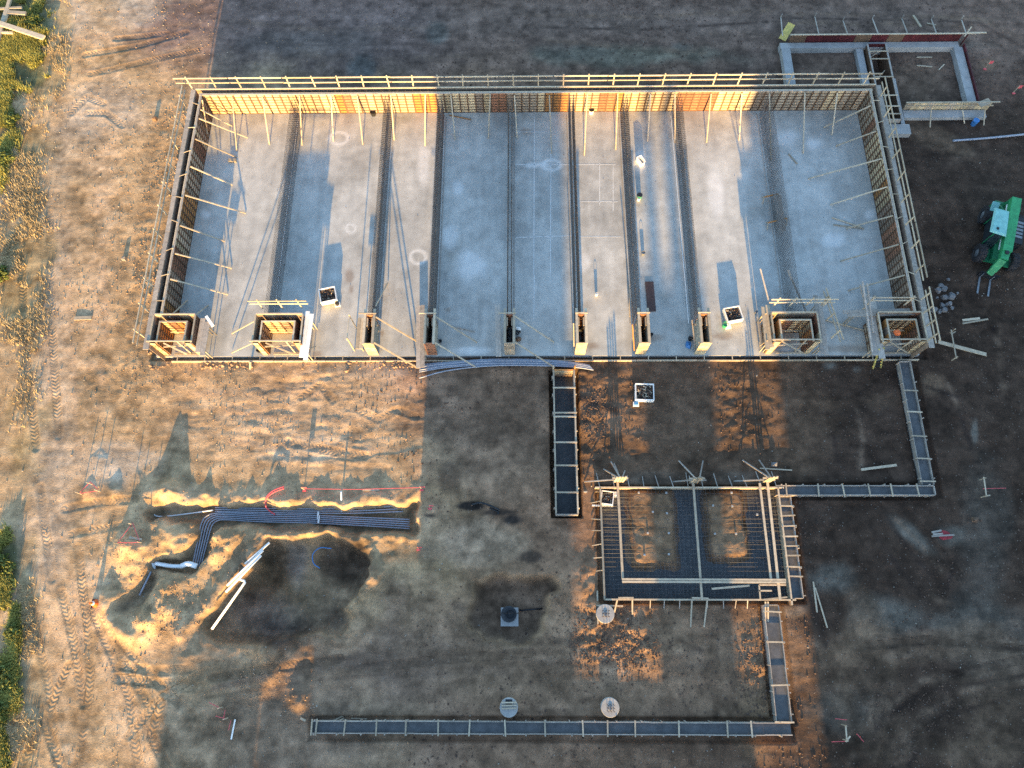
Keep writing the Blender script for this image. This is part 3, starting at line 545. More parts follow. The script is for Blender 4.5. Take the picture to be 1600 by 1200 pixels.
# ------------------------------------------------------------------ U shaped lift core forms
def core(label,xa,xb,outer=(1,1),mir=False,wts=(4,2,1,1,1)):
    """xa..xb outer faces; gap .32 between the skins; open to the front"""
    t=thing('core_form',label,'core formwork',((xa+xb)/2,19.2,0),'box core forms on the slab'); g=.36; y0,y1=18.14,20.2; ia,ib,iy=xa+g+.06,xb-g-.06,y1-g-.1
    def skin(nm,a,c,rz,col,n): 
        L=math.hypot(c[0]-a[0],c[1]-a[1])
        for i in range(n):
            p=(a[0]+(c[0]-a[0])*(i+.5)/n,a[1]+(c[1]-a[1])*(i+.5)/n,0); pl=col if random.random()<.7 else pick(wts)
            o=inst(nm,PM[(pl,.6)],p,t,rz); o.scale=(L/n/.6*.995,1,1)
    if outer[0]: skin('outer_panel',(xa,y0),(xa,y1),-math.pi/2,'ply_tan',3)
    if outer[1]: skin('outer_panel',(xb,y0),(xb,y1),math.pi/2,'ply_red',3)
    skin('outer_panel',(xa,y1),(xb,y1),math.pi,'ply_gry',5)
    skin('inner_panel',(ia,y0),(ia,iy),math.pi/2,'ply_oran',3); skin('inner_panel',(ib,y0),(ib,iy),-math.pi/2,'ply_red',3); skin('inner_panel',(ia,iy),(ib,iy),0,'ply_yel',4)
    for c,d in ((xa+.02,ia-.07),(ib+.07,xb-.02)):
        for i in range(7):
            z=HW*i/7; b=MB(); b.box(c,d,y0-.05,y0-.005,z+.012,z+HW/7-.012); b.build('end_board',M['ply_yel'],t)
    for (p,q) in [((ia+.05,y0,HW+.03),(ia+.05,iy,HW+.03)),((ib-.05,y0,HW+.03),(ib-.05,iy,HW+.03)),((ia+.1,iy-.05,HW+.035),(ib-.1,iy-.05,HW+.035)),((xa-.03,y0-.1,HW+.03),(xa-.03,y1,HW+.03)),((xb+.03,y0-.1,HW+.03),(xb+.03,y1,HW+.03)),((xa,y1+.05,HW+.035),(xb,y1+.05,HW+.035))]:
        b=MB(); b.beam(p,q,.10,.05); b.build('top_plate',M['wood'],t)
    for (p,q) in [((xa-.2,y0+.1,HW+.09),(xb+.1,y0+.1,HW+.09)),((ia,y0+.1,1.2),(ib,y0+.25,1.2)),((ia,iy-.15,.6),(ib,iy-.15,.55)),((ia+.25,y0+.2,HW-.5),(ib-.3,y0-.35,.9)),((ia+.3,y0,.06),(ib,y0,.06)),((ib-.5,y0+.1,.0),(ib-.5,y0+.1,HW))]:
        b=MB(); b.beam(p,q,.09,.05); b.build('cross_timber',M['wood'],t)
    b=MB()
    for i in range(9):
        for s in (0,1):
            yy=y0+.1+i*.22
            for xx in (xa+.1+s*.2,xb-.1-s*.2): b.bar((xx,yy,0),(xx,yy,1.75+random.uniform(-.2,.2)),.013)
    for i in range(int((xb-xa)/.22)): b.bar((xa+.2+i*.22,y1-.2,0),(xa+.2+i*.22,y1-.2,1.85),.013)
    b.build('rebar',M['rebard'],t,kind='stuff')
    return t
c1=core('lift core form at the left front corner, glowing yellow inside',-24.93,-22.15,(0,1))
c2=core('lift core form second from left, railing behind and white plank on its right',-17.98,-14.82)
c3=core('lift core form second from right, half sunlit beside two grey planks',16.85,19.85)
c4=core('lift core form at the right front corner, all in shade by the ladder',23.98,26.85,(1,0),wts=(1,2,3,3,1))
railing('guard railing behind the second core form from the left',(-18.3,20.75),(-14.35,20.75),3,3.1,.45)
railing('guard railing behind the half sunlit core form',(16.6,20.75),(21.0,20.75),4,3.1,.45)
railing('guard railing on the right of the half sunlit core form',(20.95,17.9),(20.35,21.6),3,3.05,.45)
railing('guard railing behind the right corner core form',(23.3,20.9),(26.2,20.9),2,3.0,.45)
def planks(label,pxy,z,w,t=.05,legs=True,n=1,name='plank',mt='woodg'):
    p=W(*pxy[0],z); q=W(*pxy[1],z); o=thing(name,label,'plank',((p[0]+q[0])/2,(p[1]+q[1])/2,z)); d=Vector((q[0]-p[0],q[1]-p[1],0)).normalized(); s=Vector((-d.y,d.x,0))
    for i in range(n):
        b=MB(); k=s*((i-(n-1)/2)*w*1.03); e=d*random.uniform(-.15,.15); b.beam(Vector(p)+k+e,Vector(q)+k+e,w,t); b.build('board',M[mt],o)
    if legs:
        for u in (.15,.85):
            c=Vector(p).lerp(Vector(q),u); b=MB(); b.beam(c+s*w*.4+Vector((0,0,-t)),Vector((*(c+s*w*.4)[:2],0.0)),.05,.08); b.beam(c-s*w*.4+Vector((0,0,-t)),Vector((*(c-s*w*.4)[:2],0.0)),.05,.08); b.build('bracket',M['wood'],o)
    return o
planks('grey scaffold planks on the right side of the left corner core form',((321,500),(312,553)),1.7,.34,n=2,name='scaffold_plank')
planks('white scaffold planks on the right side of the second core form',((484,488),(474,560)),1.7,.3,n=2,name='scaffold_plank',mt='plast')
planks('long pale plank laid across the slab front edge at the shadow line',((657,478),(657,575)),.55,.29,n=2,legs=True,mt='woodg')
planks('grey plank on the left of the hose pilaster form',((777,474),(779,554)),1.5,.36,n=1,mt='woodg',name='scaffold_plank')
planks('pair of long grey planks on the right of the half sunlit core form',((1277,462),(1288,553)),1.6,.27,n=2,name='scaffold_plank')
planks('wide grey walkway plank on the left of the right corner core form',((1357,462),(1373,558)),1.8,.42,n=2,name='scaffold_plank')
planks('stack of grey planks sticking out behind the right corner core form',((1321,490),(1425,487)),1.9,.24,n=2,name='scaffold_plank')
planks('pale plank along the left side of the half sunlit core form',((1196,478),(1203,545)),1.7,.3,n=2,name='scaffold_plank',mt='wood')
planks('grey planks resting on trestles beside the rightmost rebar curtain',((1215,306),(1223,361)),.5,.26,n=2,legs=False)
def lumber(label,pts,w=.09,h=.045,z=.05,mt='wood',name='timber',cat='timber',grd=False):
    ps=[(G(*p,z) if grd else W(*p,z)) if len(p)==2 else W(*p) for p in pts]; b=MB()
    for p,q in zip(ps[:-1],ps[1:]): b.beam(p,q,w,h)
    c=ps[0]; o=b.build(name,M[mt]); return tag(o,label,cat)
# trestles under those planks
for (p,q,l) in (((1193,308),(1216,303),'upper trestle holding the grey planks by the rightmost curtain'),((1200,348),(1230,341),'lower trestle holding the grey planks by the rightmost curtain')):
    a=W(*p,.42); c=W(*q,.42); t=thing('trestle',l,'trestle',((a[0]+c[0])/2,(a[1]+c[1])/2,0)); b=MB(); b.beam(a,c,.07,.09); b.build('top_beam',M['ply_oran'],t)
    for e in (a,c):
        for s in (-.3,.3): b=MB(); b.beam(e,(e[0]+.05,e[1]+s,0),.05,.06); b.build('leg',M['wood'],t)
# slanting props round the cores
lumber('prop leaning on the rear of the left corner core form',[(265,495,2.0),(293,469,.04)]); lumber('second prop behind the left corner core form, to its right',[(302,495,2.0),(325,477,.04)])
lumber('short white offcut on top of the planks at the left corner core',[(322,494,1.8),(333,510,1.75)],.2,.05,mt='plast')
lumber('prop leaning from the left of the second core form to the slab',[(400,500,2.0),(362,521,.05)]); lumber('lower prop left of the second core form',[(396,535,1.9),(362,551,.05)])
lumber('dark stake standing in the soil just below the slab edge',[(391,565,.55),(391,577,-.15)],.1,.1,mt='woodg',name='stake',cat='stake')
lumber('timber leaning between the second curtain and the slab, pale and thin',[(606,442,.05),(587,478,1.9)],.07); lumber('small pole propped on the second core form railing',[(483,545,1.7),(493,541,.3)])
lumber('tall timber leaning against the rightmost rebar curtain',[(1231,422,2.2),(1259,486,.1)],.12,.06,mt='woodg'); lumber('steep timber near the half sunlit core form, left of the railing',[(1188,420,2.4),(1201,470,2.0)],.09,.05,mt='woodg')
lumber('long thin timber lying on the slab right of the half sunlit core form',[(1290,500),(1350,516)],.08,.04); lumber('thin timber leaning onto a brace in the rightmost bay',[(1301,340),(1350,357)],.07,.04)
lumber('prop left of the half sunlit core form, upper of two',[(1197,490,1.8),(1184,500,.05)]); lumber('prop left of the half sunlit core form, lower of two',[(1199,532,1.8),(1187,540,.05)])
for p in [((1344,445,3.0),(1357,500,2.3),'leftmost upright guard timber over the walkway plank at the right corner core'),((1348,440,3.3),(1363,550,2.0),'longest upright guard timber over the walkway plank at the right corner core'),((1355,443,3.0),(1365,520,2.1),'rightmost upright guard timber over the walkway plank at the right corner core')]: lumber('upright guard timber standing over the walkway plank at the right corner core',[p[0],p[1]],.1,.06,mt='woodg')['label']=p[2]
lumber('thin offcut on the slab below the sixth bay',[(705,510),(742,518)],.07,.03,mt='woodg'); lumber('thin offcut on the slab near the rear wall in the middle shadow',[(702,180),(736,187)],.08,.04,mt='ply_oran')
lumber('small crossed timber by the rear of the rightmost bay',[(1232,240),(1246,256)],.1,.04); lumber('timber strip standing left of the steel plate curtain',[(983,445,.5),(984,495,.2)],.08,.06)
lumber('long timber strip leaning left of the pilaster form by the plate',[(988,507,1.8),(991,548,.1)],.08,.05,mt='ply_oran'); lumber('strip standing left of the sunlit pilaster above the trench box',[(896,505,1.9),(897,552,.1)],.07,.05)
lumber('timber strip beside the blue tarp',[(1081,500,1.2),(1087,552,.2)],.08,.05,mt='woodg')
# slab front edge form
t=thing('edge_form','low timber edge form along the front of the slab','edge form',(1,17.7,-.1)); x=-24.4
while x<27.2:
    l=min(random.choice((3.0,3.6,4.2)),27.4-x); b=MB(); b.box(x,x+l-.03,17.62,17.70,-.3,-.02+random.uniform(-.02,.02)); b.build('edge_board',M['wood'],t); x+=l
for i in range(27): x=-24+i*1.93; b=MB(); b.beam((x,17.70,-.05),(x,18.0,-.04),.06,.04); b.build('spacer',M['wood'],t)
# ------------------------------------------------------------------ footings in board forms
STK=MB(); STK.box(-.03,.03,-.03,.03,-.5,.12); STKM=STK.mesh('stake',M['woodg'])
def footing(name,label,x0,x1,y0,y1,zt,zf,sp,fill='wetc',ends=(1,1),stk=1.35,board='woodg',cat='footing form'):
    """strip footing in board forms; long axis taken from the larger side; sp = spreader positions along it"""
    t=thing(name,label,cat,((x0+x1)/2,(y0+y1)/2,-.14)); hor=(x1-x0)>(y1-y0); L0,L1=(x0,x1) if hor else (y0,y1); a0,a1=(y0,y1) if hor else (x0,x1)
    def P(l,a,z): return (l,a,z) if hor else (a,l,z)
    for a,s in ((a0,-1),(a1,1)):
        l=L0
        while l<L1-.05:
            e=min(l+random.choice((3.0,3.6,4.2)),L1); b=MB(); w=random.uniform(-.012,.012); b.beam(P(l,a+w,(zt-.35)/2),P(e-.01,a+w,(zt-.35)/2),.045,zt+.35); b.build('form_board',M[board],t); l=e
        l=L0+.3
        while l<L1: inst('stake',STKM,P(l+random.uniform(-.15,.15),a+s*.06,zt+random.uniform(-.06,.04)),t,random.uniform(-.3,.3)); l+=stk
    for l,f in ((L0,ends[0]),(L1,ends[1])):
        if f: b=MB(); b.beam(P(l,a0+.03,(zt-.35)/2+.003),P(l,a1-.03,(zt-.35)/2+.003),.045,zt+.34); b.build('form_board',M[board],t)
    for l in sp: b=MB(); b.beam(P(l,a0-.12,zt+.022),P(l+random.uniform(-.06,.06),a1+.12,zt+.022),.085,.042); b.build('spreader',M['wood'],t)
    b=MB(); n=max(2,int((L1-L0)/1.5))
    for i in range(n):
        p=L0+.02+(L1-L0-.04)*i/n; q=L0+.02+(L1-L0-.04)*(i+1)/n; b.beam(P(p,(a0+a1)/2,zf-.2+.004*random.random()),P(q,(a0+a1)/2,zf-.2),abs(a1-a0)-.05,.4)
    b.build('concrete_fill',M[fill],t)
    return t
def xs(y,*p): return [W(a,y,.2)[0] for a in p]
def ys(x,*p): return [W(x,a,.2)[1] for a in p]
footing('strip_footing','longest strip footing, across the lower edge of the site',-12.3,15.7,-5.72,-5.08,.22,.06,xs(1138,487,494,538,588,634,685,733,790,852,911,949,992,1060,1136,1174),ends=(1,0))
footing('strip_footing','short strip footing running up from the lower right corner to the rebar mat',14.86,15.74,-5.0,1.5,.22,.05,ys(1215,955,1003,1071,1128),ends=(0,1))
footing('strip_footing','strip footing running from the slab corner down past the dark ground',25.86,26.62,8.95,17.45,.22,.05,ys(1430,610,643,681,716,752),ends=(0,1))
footing('strip_footing','strip footing between the rebar mat and the eastern corner',16.45,26.6,8.28,8.88,.22,.05,xs(765,1228,1278,1318,1358,1393,1434),ends=(0,1))
# deep trench box
t=thing('trench_form','deep open trench form with crossbars below the slab','footing form',(2.9,12,-.14))
for x,s in ((2.22,-1),(3.62,1)):
    for i in range(4):
        y=7.05+i*2.45; b=MB(); b.box(x-.025,x+.025,y,y+2.44,-1.2,.3); b.build('side_form',M['woodg'],t)
        b=MB(); b.box(x-.05,x+.05,y,y+2.44,.303,.345); b.build('top_plate',M['wood'],t)
    for i in range(8): b=MB(); y=7.4+i*1.28; b.box(min(x+s*.03,x+s*.12),max(x+s*.03,x+s*.12),y,y+.06,-.6,.28); b.build('stud',M['woodg'],t)
for y,nm in ((7.0,'end_form'),(16.85,'end_form')):
    b=MB(); b.box(2.2,3.64,y-.025,y+.025,-1.2,.34); b.build(nm,M['ply_oran'] if y>10 else M['woodg'],t)
for i in range(3): b=MB(); b.box(2.27,3.57,16.78,16.815,-.1-i*.34,.2-i*.34); b.build('end_board',M['ply_yel' if i<2 else 'ply_gry'],t)
for y in ys(883,607,646,652,692,728,770): b=MB(); b.beam((2.15,y,.37),(3.69,y,.37),.1,.05); b.build('crossbar',M['wood'],t)
b=MB(); b.box(2.25,3.6,7.03,16.83,-1.15,-.95); b.build('concrete_fill',M['leanc'],t)
for x in (2.2,3.66): b=MB(); b.box(x-.05,x+.05,16.9,17.0,-.2,.75); b.build('corner_post',M['wood' if x<3 else 'ply_oran'],t)
# ------------------------------------------------------------------ mat foundation with rebar mesh
t=thing('rebar_mat','mat foundation of dense rebar mesh round two islands of earth','rebar mat',(10.8,5.2,-.14))
mx0,mx1,my0,my1=5.12,16.55,1.80,8.75
b=MB(); b.box(mx0,mx1,my0,my1,-.62,-.50)
b.build('lean_concrete',M['leanc'],t)
for z,nm,st in ((-.30,'lower_mesh',.19),(-.06,'upper_mesh',.27)):
    b=MB(); n=int((mx1-mx0)/st)
    for i in range(n):
        x=mx0+.1+i*st
        segs=[(my0+.1,my1-.1)]
        if z<-.1 and (7.0<x<9.8 or 11.9<x<14.35): segs=[(my0+.1,3.8)]
        for a,c in segs: b.bar((x+random.uniform(-.02,.02),a,z),(x+random.uniform(-.02,.02),c,z+random.uniform(-.02,.02)),.008)
    for i in range(int((my1-my0)/st)):
        y=my0+.1+i*st
        segs=[(mx0+.1,mx1-.1)] if (z>-.1 or y<3.85) else [(mx0+.1,7.0),(9.8,11.9),(14.35,mx1-.1)]
        for a,c in segs: b.bar((a,y+random.uniform(-.02,.02),z+.03),(c,y+random.uniform(-.02,.02),z+.03+random.uniform(-.07,.02)),.006)
    b.build(nm,M['rebarb'],t,kind='stuff')
for (p,q) in [((mx0,my0),(mx0,my1)),((mx0-.35,my1),(mx1+.4,my1)),((mx0,my0),(mx1+.3,my0)),((mx1+.03,my0-.3),(mx1+.03,my1))]:
    b=MB(); b.beam((*p,-.14),(*q,-.14),.05,.62); b.build('edge_board',M['wood'],t)
    b=MB(); b.beam((*p,.20),(*q,.20),.10,.05); b.build('top_plate',M['wood'],t)
for px,py,q,w in [((965),752,(973,905),.15),((1083),752,(1097,938),.14),((1187),755,(1205,908),.14),((1199),752,(1219,938),.16)]:
    a=W(px,py,.30); c=W(*q,.30); b=MB(); b.beam(a,c,w,.05); b.build('walk_board',M['wood'] ,t)
for k in (0,1): b=MB(); b.beam(W(972,905+4*k,.36),W(1228,906+4*k,.36),.12,.05); b.build('walk_board',M['wood'],t)
b=MB(); b.beam(W(1112,920,.05),W(1171,915,.05),.12,.05); b.build('loose_board',M['wood'],t)
for px in list(range(937,1215,23))+[1082]: # stakes with kickers along the rear edge
    a=W(px,762,.1); b=MB(); L=random.uniform(.75,1.1); b.beam((a[0],my1+.05,.16),(a[0]-.1+random.uniform(-.1,.1),my1+.05+L,-.12),.05,.04); b.build('kicker',M['woodg'],t)
for py in (783,812,829,850,871,891): a=W(940,py,.1); b=MB(); b.beam((mx0-.03,a[1],.14),(mx0-.62,a[1]+random.uniform(-.1,.1),-.12),.05,.04); b.build('kicker',M['wood'],t)
for px in (988,1016,1038,1062,1081,1105,1130,1150,1168): a=W(px,938,.1); b=MB(); b.beam((a[0],my0-.03,.14),(a[0]+random.uniform(-.05,.05),my0-.5,-.12),.05,.04); b.build('kicker',M['woodg'],t)
for (p,q) in [((965,935,.2),(960,957,.0)),((988,936,.2),(988,960,.0)),((1081,938,.2),(1079,980,-.1)),((1105,938,.2),(1100,980,-.1)),((1196,940,.2),(1196,976,0)),((1200,940,.2),(1200,976,0))]:
    b=MB(); b.beam(W(*p),W(*q),.09,.05); b.build('raking_strut',M['wood'],t)
for (p,q) in [((1186,914),(1188,936)),((1186,914),(1228,914)),((1186,923),(1206,923)),((1192,937),(1230,933)),((966,934),(990,934)),((1081,934),(1107,935))]:
    b=MB(); b.beam(W(*p,.27),W(*q,.27),.09,.05); b.build('corner_timber',M['wood'],t)
b=MB()
for px,py in [(998,770),(1041,770),(1020,800),(1042,802),(1045,833),(1045,866),(1007,867),(1143,770),(1114,790),(1144,791),(1117,834),(1150,834),(1183,804),(1012,833)]:
    x,y,_=W(px,py,.04); b.box(x-.06,x+.06,y-.06,y+.06,.0,.09)
b.build('rebar_chair',M['conc'],t,kind='stuff')
footing('edge_footing','narrow footing form along the right side of the rebar mat',16.62,17.35,1.9,8.2,.15,-.1,ys(1215,790,806,822,838,853,868,885,900),board='woodg')
# timber post clusters along the rear edge of the mat (they cast the long thin shadows)
def cluster(label,px,py,posts,rakers):
    a=W(px,py,0); t=thing('post_cluster',label,'timber posts',(a[0],a[1],-.14),'timber post clusters at the rear of the rebar mat')
    for i in range(posts): x=a[0]+(i-(posts-1)/2)*.17; b=MB(); b.beam((x,a[1]+.1,-.3),(x,a[1]+.1,1.75+random.uniform(-.15,.1)),.13,.07); b.build('post',M['wood'],t)
    for dx,dy,z in rakers: b=MB(); b.beam((a[0]+dx*.15,a[1]+.12,z),(a[0]+dx,a[1]+dy,-.1),.08,.045); b.build('raker',M['woodg'],t)
    for z in (.5,1.1): b=MB(); b.beam((a[0]-.5,a[1]+.17,z),(a[0]+.5,a[1]+.17,z+random.uniform(-.15,.15)),.10,.04); b.build('tie_board',M['wood'],t)
cluster('post cluster at the left end of the mat rear edge, beside the white bin',966,756,4,[(-.9,1.0,1.3),(-.4,1.5,1.4),(-.2,1.4,1.2),(.5,.9,1.2),(-2.2,.15,.8)])
cluster('post cluster in the middle of the mat rear edge, in shade',1083,757,3,[(-.8,1.6,1.3),(.8,1.6,1.3),(-1.3,.2,.9),(.9,.3,.8)])
cluster('post cluster at the right end of the mat rear edge, sunlit yellow',1196,756,3,[(-1.3,1.6,1.4),(-.2,1.6,1.3),(.9,.5,.9),(-2.0,.2,.7)])
# ------------------------------------------------------------------ upper right footing walls
t=thing('footing_wall','rectangular concrete footing wall with dark red forms on its far side','footing',(28.5,42,-.14))
for (a,c,e,f) in [(21.0,35.3,44.45,45.0),(21.05,21.75,39.8,44.45),(34.85,35.55,38.9,44.45)]:
    b=MB(); b.box(a,c,e,f,-.4,.35); b.build('concrete_wall',M['conc'],t)
x=21.7; k=0
while x<35.2:
    w=min(1.3,35.3-x); b=MB(); b.box(x,x+w-.03,45.06,45.12,-.3,1.05+random.uniform(-.02,.02)); 
    for i in range(3): b.box(x+.1+i*.5,x+.16+i*.5,45.123,45.2,-.3,1.0)
    b.build('form_panel',M['redply'] if k not in (0,4,6) else M['frame'],t); x+=w; k+=1
b=MB(); b.beam((21.6,45.09,1.09),(36.6,45.09,1.09),.11,.05); b.build('top_plate',M['wood'],t)
for i in range(7): y=38.9+i*.82; b=MB(); b.box(35.6,35.68,y,y+.8,-.4,.55); b.build('side_form',M['redply'],t)
for px,py,qx,qy in [(1220,27,1222,48),(1273,26,1279,48),(1317,32,1324,48),(1363,29,1372,48),(1409,29,1418,48),(1455,30,1463,48),(1502,30,1509,47)]:
    b=MB(); a=W(qx,qy,.9); c=W(px,py,-.1); b.beam((a[0],45.25,.85),(c[0],c[1],-.1),.08,.05); b.build('kicker',M['woodg'],t)
    b=MB(); b.beam((c[0],c[1],-.3),(c[0],c[1],.25),.06,.06); b.build('stake',M['woodg'],t)
t=thing('trench_form','narrow open trench form with crossbars inside the rear footing','footing form',(28.5,41,-.14))
for x,s in ((27.85,-1),(29.3,1)):
    for i in range(3): y=37.2+i*2.45; b=MB(); b.box(x-.03,x+.03,y,y+2.44,-.85,.6); b.build('side_form',M['frame'],t); b=MB(); b.box(x-.06,x+.06,y,y+2.44,.603,.64); b.build('top_plate',M['woodg'],t)
for y in (37.2,44.52): b=MB(); b.box(27.9,29.25,y-.03,y+.03,-.85,.64); b.build('end_form',M['redply'] if y>40 else M['woodg'],t)
for py in (80,92,120,149,166,178): y=W(1380,py,.65)[1]; b=MB(); b.beam((27.8,y,.665),(29.35,y,.665),.09,.045); b.build('crossbar',M['wood'],t)
b=MB(); b.box(27.05,27.6,37.0,44.4,-.4,.28); b.build('concrete_ledge',M['conc'],t); b=MB(); b.box(27.6,30.0,36.1,37.0,-.4,.30); b.build('concrete_ledge',M['conc'],t)
b=MB(); b.box(29.45,29.75,37.0,41.5,-.4,.2); b.build('concrete_ledge',M['conc'],t)
for i in range(3): b=MB(); b.beam((28.05+.2*i,43.6-2.2*i,.1),(29.0,44.2-2.0*i,.3),.05,.04); b.build('loose_timber',M['wood'],t)
t=thing('wall_form','low yellow board form with stakes along the near side of the rear footing','wall form',(33,38.5,-.14))
for i in range(12): x=29.85+i*.55; b=MB(); b.box(x,x+.53,38.55,38.60,-.3,.75); b.build('form_board',M['ply_yel' if i%3 else 'ply_tan'],t)
b=MB(); b.beam((29.8,38.62,.80),(37.0,38.62,.80),.10,.05); b.build('top_plate',M['wood'],t); b=MB(); b.beam((29.8,38.50,.55),(36.6,38.50,.55),.06,.09); b.build('waler',M['wood'],t)
b=MB(); b.box(29.85,36.2,37.75,38.45,-.4,.12); b.build('concrete_ledge',M['conc'],t)
for px,qx in ((1255,1254),(1306,1308),(1339,1337)):
    pass
for (p,q) in [((1455,172,.6),(1453,199,-.1)),((1504,172,.6),(1507,193,-.1)),((1539,172,.6),(1537,196,-.1))]:
    b=MB(); b.beam(W(*p),W(*q),.08,.05); b.build('kicker',M['wood'],t)
lumber('yellow form panel leaning at the left corner of the rear footing',[(1222,62,.45),(1237,37,1.0)],.60,.05,mt='yellow',name='form_panel',cat='form panel')
lumber('tan offcut board on the right corner of the rear footing',[(1530,164,.8),(1547,157,.75)],.5,.05,mt='ply_tan',name='board',cat='board')
lumber('long kicker timber beyond the rear footing, thicker than the stakes',[(1427,24,0),(1439,42,.5)],.16,.06,name='timber')
lumber('timber arm projecting right from the rear footing corner',[(1512,51,1.1),(1541,51,1.1)],.1,.06); lumber('crossed timber at the rear footing corner',[(1507,57,1.0),(1518,42,1.3)],.1,.06)
for (p,q,l) in [((1432,90),(1456,90),'upper of two parallel timbers lying inside the rear footing'),((1432,103),(1456,105),'lower of two parallel timbers lying inside the rear footing'),((1466,110),(1475,101),'short tilted timber lying inside the rear footing'),((1448,37),(1462,40),'short cross timber on a stake beyond the rear footing')]: lumber(l,[p,q],.09,.05,.04,grd=True)
# ------------------------------------------------------------------ cut down bulk containers full of offcuts
def tote(label,px,py,rz,sc=1.0,cap='black',side=1,dark=False):
    x,y,_=W(px,py,.35); z=max(gz(x,y),0) if y>17.9 and x>-25 and x<27 else gz(x,y)
    t=thing('scrap_bin',label,'bin',(x,y,z),None,math.radians(rz)); w,d,h=.58*sc,.54*sc,.58
    def part(nm,b,m,kind=None):
        o=bpy.data.objects.new(nm,b.mesh(nm,m)); COL.objects.link(o); o.parent=t
        if kind: o['kind']=kind
        return o
    b=MB(); k=.05
    b.box(-w,w,-d,-d+k,.1,h); b.box(-w,w,d-k,d,.1,h); b.box(-w,-w+k,-d+k,d-k,.1,h); b.box(w-k,w,-d+k,d-k,.1,h); b.box(-w+k,w-k,-d+k,d-k,.1,.14); part('shell',b,M['plast'])
    b=MB()
    for i in range(3): b.box(-w,w,-d+.02+i*(d-.08),-d+.14+i*(d-.08),.0,.1)
    part('pallet',b,M['woodg'])
    b=MB()
    for i in range(150):
        p=Vector((random.uniform(-w+.12,w-.12),random.uniform(-d+.12,d-.12),random.uniform(.2,.5))); a=random.uniform(0,math.pi); l=random.uniform(.04,.2); v=Vector((math.cos(a)*l,math.sin(a)*l,random.uniform(-.08,.08))); b.beam(p-v,p+v,random.uniform(.02,.07),.03,random.choice((0,0,1,2,3)))
    b.box(-w+k,w-k,-d+k,d-k,.14,.25,0)
    part('offcuts',b,[M['scrap'],M['rebar'],M['wood'],M['black']],'stuff')
    b=MB(); b.lathe((side*w*.85,-d-.14,.12),[(.14,0),(.14,.2),(.12,.24)],14); part('filler_cap',b,M[cap])
    b=MB(); b.box(side*w*.85-.2,side*w*.85+.2,-d-.32,-d-.01,.02,.12); part('base_lip',b,M['plast'])
    return t
tote('open white bin of offcuts in the sunlit bay left of the second curtain',513,462,13,1.0)
tote('open white bin of offcuts beside the green bucket in the right bays',1145,492,11,.98,'plast',-1)
tote('open white bin of offcuts on the soil below the slab',1007,613,-2,1.08,'blue',-1)
t=tote('white crate on end inside the left corner of the rebar mat',950,776,82,.75,'plast',1)
def bucket(label,px,py,r,h,m,lid=None,name='bucket'):
    x,y,_=W(px,py,h/2); z=0 if (18<y<38.6 and -25<x<27) else gz(x,y); t=thing(name,label,'bucket',(x,y,z)); b=MB(); b.lathe((x,y,z),[(r*.82,0),(r,h),(r*.9,h),(r*.86,h-.06)],16); b.build('shell',M[m],t); b=MB(); b.lathe((x,y,z),[(r*1.04,h+.002),(r*1.04,h+.03)],16)
    if lid: b.build('lid',M[lid],t)
    else:
        b=MB(); b.tube([(x+r*math.cos(a)*1.02,y+r*.2,z+h+.13*math.sin(a)) for a in np.linspace(0,math.pi,8)],.012,5); b.build('handle',M['steel'],t)
bucket('green bucket standing at the corner of the right hand bin',1133,508,.2,.36,'bgreen')
bucket('dark green bucket in the sixth bay near the fourth rebar curtain from the right',999,307,.2,.38,'bgreen','black'); bucket('small white bucket beside the dark green one in the sixth bay',998,311,.13,.3,'plast')
bucket('small pale blue bucket at the foot of the curtain left of the plate',1005,396,.14,.3,'steel'); bucket('black bucket by the rear wall near the second curtain',583,177,.22,.36,'black')
bucket('small bucket at the rear wall of the sunlit bay, white with a black lid',924,174,.2,.34,'plast','black'); bucket('tiny white tin with a rag alone in the sunlit fifth bay',932,460,.11,.3,'plast')
bucket('black tin at the foot of the second core form',404,548,.14,.26,'black'); bucket('black tin at the right foot of the pilaster form by the plate',1018,523,.1,.3,'black'); bucket('dark tin between the pilaster forms at the shadow edge',688,533,.12,.25,'black')
bucket('dark tin near the prop foot left of the half sunlit core form',1181,488,.1,.28,'steel')
x,y,_=W(1324-1124+800,255); 
t=thing('foam_box','white open box tilted on the slab in the sixth bay','box',(*W(1000,255)[:2],0),None,.5); b=MB(); b.box(-.2,.2,-.3,.3,0,.04); b.box(-.2,-.16,-.3,.3,.04,.55); b.box(.16,.2,-.3,.3,.04,.55); b.box(-.16,.16,.26,.3,.04,.55); b.box(-.16,.16,-.3,-.26,.04,.3)
o=bpy.data.objects.new('shell',b.mesh('shell',M['plast'])); COL.objects.link(o); o.parent=t
# dark red plate
p=[W(1008,440,.06),W(1021,440,.06),W(1025,486,.06),W(1012,487,.06)]; b=MB(); b.hexa([(q[0],q[1],.005) for q in p[::-1]]+[(q[0],q[1],.07) for q in p[::-1]]); tag(b.build('steel_plate',M['plate']),'dark red rectangular plate lying on the slab in the seventh bay','plate')
# block + stuff near back left
b=MB(); x,y,_=W(363,251,.1); b.box(x-.3,x+.3,y-.12,y+.12,0,.2); tag(b.build('timber_stack',M['wood']),'short stack of timber offcuts on the slab in the leftmost bay','timber')
